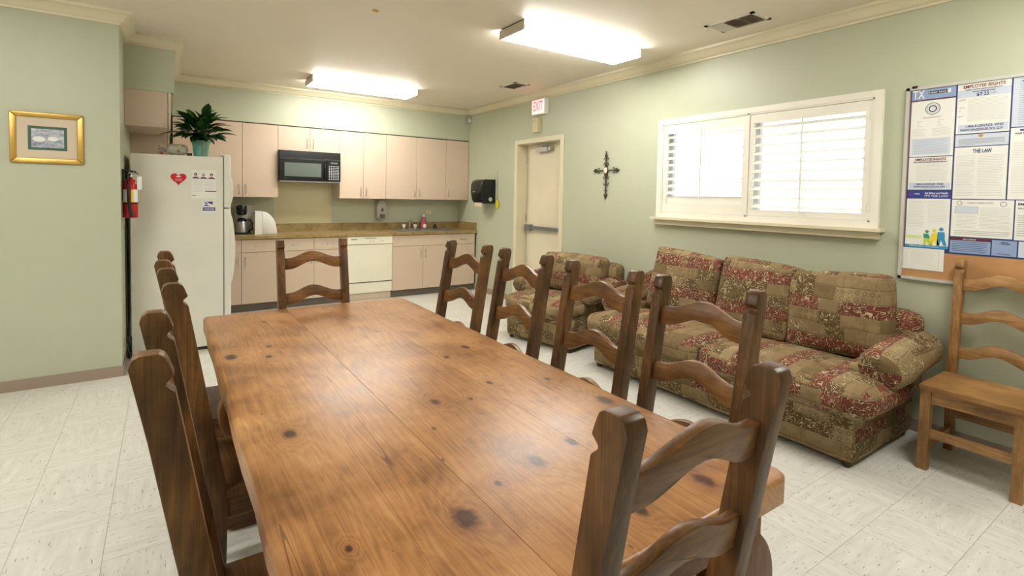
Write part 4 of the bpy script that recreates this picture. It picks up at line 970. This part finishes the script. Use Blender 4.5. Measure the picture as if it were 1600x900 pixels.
for x0, x1, l, r in ((TX0, .5755, 1, 0), (.5770, .9335, 0, 0), (.9345, TX1, 0, 1)):
    o = plank(x0, x1, l, r).make('tabletop_plank', 'table_wood', t, smooth=50)
    o.data.transform(Matrix.Translation((0, 0, 0))); o.location = -Vector(t.location)
for y in (.702, 2.436): box(TX0 + .10, TX1 - .10, y - .05, y + .05, .642, .702, bev=.006).make('cross_bearer', 'table_edge_wood', t, world=True)
legp = [(1.20, .63), (1.255, .575), (1.28, .50), (1.262, .42), (1.20, .35), (1.165, .28), (1.175, .20), (1.23, .13), (1.262, .08), (1.262, 0), (1.03, 0), (1.03, .08), (1.075, .14), (1.09, .22), (1.075, .30), (1.045, .38), (1.03, .46), (1.04, .55), (1.06, .63)]
for _ in range(2):
    legp = [p_ for i_ in range(len(legp)) for p_ in ((.75 * legp[i_][0] + .25 * legp[(i_ + 1) % len(legp)][0], .75 * legp[i_][1] + .25 * legp[(i_ + 1) % len(legp)][1]), (.25 * legp[i_][0] + .75 * legp[(i_ + 1) % len(legp)][0], .25 * legp[i_][1] + .75 * legp[(i_ + 1) % len(legp)][1]))]
legp = [(x, max(z, .002)) for x, z in legp]; zmin = min(z for x, z in legp); legp = [(x, 0 if z < zmin + .012 else z) for x, z in legp]
legp = [(.634 + (x - .634) * .972 + .012, z * 1.017) for x, z in legp]
for y in (.66, 2.402):
    B().prism(legp, y, y + .068, 'y', bev=.01).make('leg', 'table_leg_wood', t, world=True)
    B().prism([(TX0 + TX1 - x, z) for x, z in legp], y, y + .068, 'y', bev=.01).make('leg', 'table_leg_wood', t, world=True)
for (x, y) in ((.934, .79), (.980, .82)):
    tag(B().ball((x, y, .774), .0055, (1.2, .8, .8), 8, 6).make('bread_crumb', 'crumb'), 'left pale crumb on the table near the end chair' if x < .96 else 'right pale crumb on the table near the end chair', 'crumb', 'crumbs on the table top')

# ================================================================== DINING CHAIRS
def make_chair(pre, label, loc, rz, H, lean, hs, slats):
    wx, wy, wz = (M[pre + '_wood_' + a] for a in 'xyz')
    t = thing('dining_chair', label, 'chair', loc, rz)
    def f(z): return -.212 + .012 * min(z, .45) / .45 if z <= .45 else -.20 - lean * (z - .45)
    N_ = H - .056
    prof_ = [(f(0), 0), (f(.45), .45), (f(N_) + .002, N_ - .016), (f(N_) - .012, N_ - .003), (f(N_) - .012, N_ + .002), (f(N_) + .001, N_ + .014), (f(H) + .001, H - .016), (f(H) - .004, H - .006), (f(H) - .014, H),
             (f(H) - .042, H), (f(H) - .052, H - .006), (f(H) - .057, H - .022), (f(1.0) - .057, 1.0), (f(.45) - .055, .45), (f(0) - .050, 0)]
    for s_ in (-1, 1):
        B().prism(prof_, s_ * hs - .0205, s_ * hs + .0205, 'x', bev=.004).make('back_post', wz, t)
    def slat(z0):
        n = 16; top = []; bot = []
        for k in range(n + 1):
            x = -(hs - .02) + 2 * (hs - .02) * k / n; bmp = .5 * (1 + math.cos(PI * min(1, abs(x) / .14)))
            top.append((x, z0 + .040 * bmp)); bot.append((x, z0 - .066 + .043 * bmp))
        b = B().prism(top + bot[::-1], -.012, .012, 'y', bev=.003)
        for v in b.bm.verts: v.co.y += f(v.co.z) - .028 - .012 * math.cos(v.co.x / hs * PI / 2)
        return b
    for z in slats: slat(z).make('back_slat', M['slat_wood'] if pre == 'chair' else wx, t)
    hw = hs + .022
    B().box(-hw - .006, hw + .006, -.205, .190, .435, .463, bev=.006).make('seat', wx, t)
    B().box(-hw + .045, hw - .045, .148, .170, .365, .435, bev=.002).make('apron', wx, t)
    for s_ in (-1, 1):
        B().box(s_ * (hw - .02) - .011, s_ * (hw - .02) + .011, -.20, .14, .365, .435, bev=.002).make('apron', wy, t)
        lg = B().box(-.0225, .0225, -.0225, .0225, 0, .435, bev=.003)
        for v in lg.bm.verts: v.co.x += s_ * (hw - .022); v.co.y += .160 + .014 * (1 - v.co.z / .435)
        lg.make('front_leg', wz, t)
        B().box(s_ * (hw - .022) - .011, s_ * (hw - .022) + .011, -.215, .15, .10, .142, bev=.002).make('stretcher', wy, t)
    B().box(-hw + .04, hw - .04, .153, .173, .178, .224, bev=.002).make('stretcher', wx, t)
    B().box(-hw + .04, hw - .04, -.240, -.218, .20, .245, bev=.002).make('stretcher', wx, t)
    return t
G = 'ladder-back dining chairs around the table'
c9 = make_chair('chair', 'dark ladder-back chair at the near end of the table, back to the camera', (.699, .828, 0), 0, 1.155, .17, .186, (1.056, .872, .69)); c9['group'] = G
c0 = make_chair('chair', 'ladder-back chair at the far end of the table, in front of the base cabinets', (.756, 2.969, 0), PI, 1.155, .17, .186, (1.044, .838, .632)); c0['group'] = G
for y, x, r, l in ((1.097, 1.228, 90.0, 'ladder-back chair on the sofa side, nearest the camera'), (1.587, 1.216, 92, 'second ladder-back chair from the camera on the sofa side of the table'),
                   (2.185, 1.228, 91, 'third ladder-back chair from the camera on the sofa side of the table'), (2.712, 1.207, 97.0, 'ladder-back chair on the sofa side, farthest from the camera')):
    dup(c0, (x, y, 0), math.radians(r), l, G)
for y, x, r, l in ((1.28, .324, -90.5, 'ladder-back chair on the refrigerator side, nearest the camera'), (2.09, .358, -87.5, 'middle ladder-back chair on the refrigerator side of the table'),
                   (2.712, .342, -91.0, 'farthest ladder-back chair on the refrigerator side of the table')):
    dup(c0, (x, y, 0), math.radians(r), l, G)
make_chair('honey', 'lighter honey pine ladder-back chair against the right wall below the notice board', (3.600, .812, 0), PI / 2, 1.122, .088, .188, (1.012, .815, .615))

# ================================================================== SOFA AND ARMCHAIR
# local frame: faces -X when rz=0; built with origin at floor centre of base
def seat_unit(pre, label, cat, loc, rz, L, depth, cush, backs, armr=.115):
    """L along local y; front at x=-depth/2"""
    t = thing(pre, label, cat, loc, rz)
    xf, xb = -depth / 2, depth / 2
    b = rbox(depth - .02, L, .295, .03, nx=10, ny=16, nz=4, wrinkle=.003, seed=1); b.xf(Matrix.Translation((0, 0, .175))); b.make('base', 'fabric_tan', t, uv=True, smooth=60)
    # backrest frame
    b = rbox(.20, L + .10, .50, .075, nx=8, ny=14, nz=10, wrinkle=.002, seed=2); b.xf(Matrix.Translation((xb - .10, -.06 if L < 1 else 0, .54))); b.make('backrest', 'fabric', t, uv=True, smooth=60)
    for s_ in (-1, 1):
        yc = s_ * (L / 2 - .02)
        p = rbox(depth - .26, .13, .36, .03, nx=8, ny=4, nz=6, seed=3); p.xf(Matrix.Translation((.10, s_ * (L / 2 - .075), .36))); p.make('arm_panel', 'fabric', t, uv=True, smooth=60)
        # rolled arm: closed tube along x with gathered front
        rings = []
        b = B(); n = 20; prof_ = [(0, .004), (.004, .03), (.0, .07), (.02, .105), (.07, 1), (.25, 1.04), (.45, 1.02), (.60, 1.0)]
        x0 = xf + .23; x1 = xb - .04
        secs = [(x0 - .005, .12, 0), (x0 - .012, .45, 0), (x0, .82, 0), (x0 + .035, 1, 0), (x0 + .16, 1.06, .3), (x0 + .32, 1.03, .65), (x1 - .03, .98, 1), (x1, .9, 1)]
        for (x, k, w_) in secs:
            cz = .515 + .055 * w_; r = armr * k; ring = []
            for q in range(n):
                a = 2 * PI * q / n; rr = r * (1 + .02 * math.sin(7 * a + x * 20))
                ring.append(b.bm.verts.new((x, yc + s_ * .045 + rr * 1.12 * math.cos(a), cz + rr * .95 * math.sin(a))))
            rings.append(ring)
        for R0, R1 in zip(rings, rings[1:]):
            for q in range(n): b.bm.faces.new((R0[q], R0[(q + 1) % n], R1[(q + 1) % n], R1[q]))
        b.bm.faces.new(rings[0]); b.bm.faces.new(rings[-1][::-1]); bmesh.ops.recalc_face_normals(b.bm, faces=b.bm.faces[:])
        b.make('rolled_arm', 'fabric', t, uv=True, smooth=60)
    for (y0, y1) in cush:
        b = rbox(depth - .20, y1 - y0, .175, .075, nx=16, ny=16, nz=8, puff=(.03, .01, .028), wrinkle=.0022, seed=int(y0 * 100))
        b.xf(Matrix.Translation((xf + (depth - .20) / 2 - .06, (y0 + y1) / 2, .375))); b.make('seat_cushion', 'fabric', t, uv=True, smooth=60)
    for (y, wd, h, tilt, roll, x, z) in backs:
        b = rbox(.20, wd, h, .04, nx=6, ny=16, nz=14, puff=(.05, .01, .012), wrinkle=.003, seed=int(y * 77 + 5))
        b.xf(Matrix.Translation((x, y, z)) @ Matrix.Rotation(roll, 4, 'X') @ Matrix.Rotation(tilt, 4, 'Y')); b.make('back_cushion', 'fabric', t, uv=True, smooth=60)
    for sx in (xf + .05, xb - .07):
        for s_ in (-1, 1):
            B().lathe([(.018, 0), (.024, .012), (.024, .045)], (sx, s_ * (L / 2 - .045), 0), 12).make('foot', 'foot_wood', t)
    return t
# sofa: front X 3.05, right end Y 1.19, left end Y 3.21
SL = 2.02; SD = .85; sxc = 3.035 + SD / 2; syc = 2.20
seat_unit('sofa', 'three-cushion sofa in red, tan and olive patchwork fabric under the window', 'sofa', (sxc, syc, 0), 0, SL, SD,
          [(1.10 - syc, 2.145 - syc), (2.15 - syc, 3.26 - syc)],
          [(1.555 - syc, .60, .52, .16, -.10, .20, .72), (2.10 - syc, .56, .53, .18, .05, .19, .73), (2.72 - syc, .64, .53, .20, .09, .19, .73)])
seat_unit('armchair', 'matching patchwork fabric armchair between the sofa and the exit door', 'armchair', (3.37, 4.03, 0), math.radians(13), .82, .80,
          [(-.40, .40)], [(-.07, .70, .38, .12, .0, .13, .665)], armr=.10)
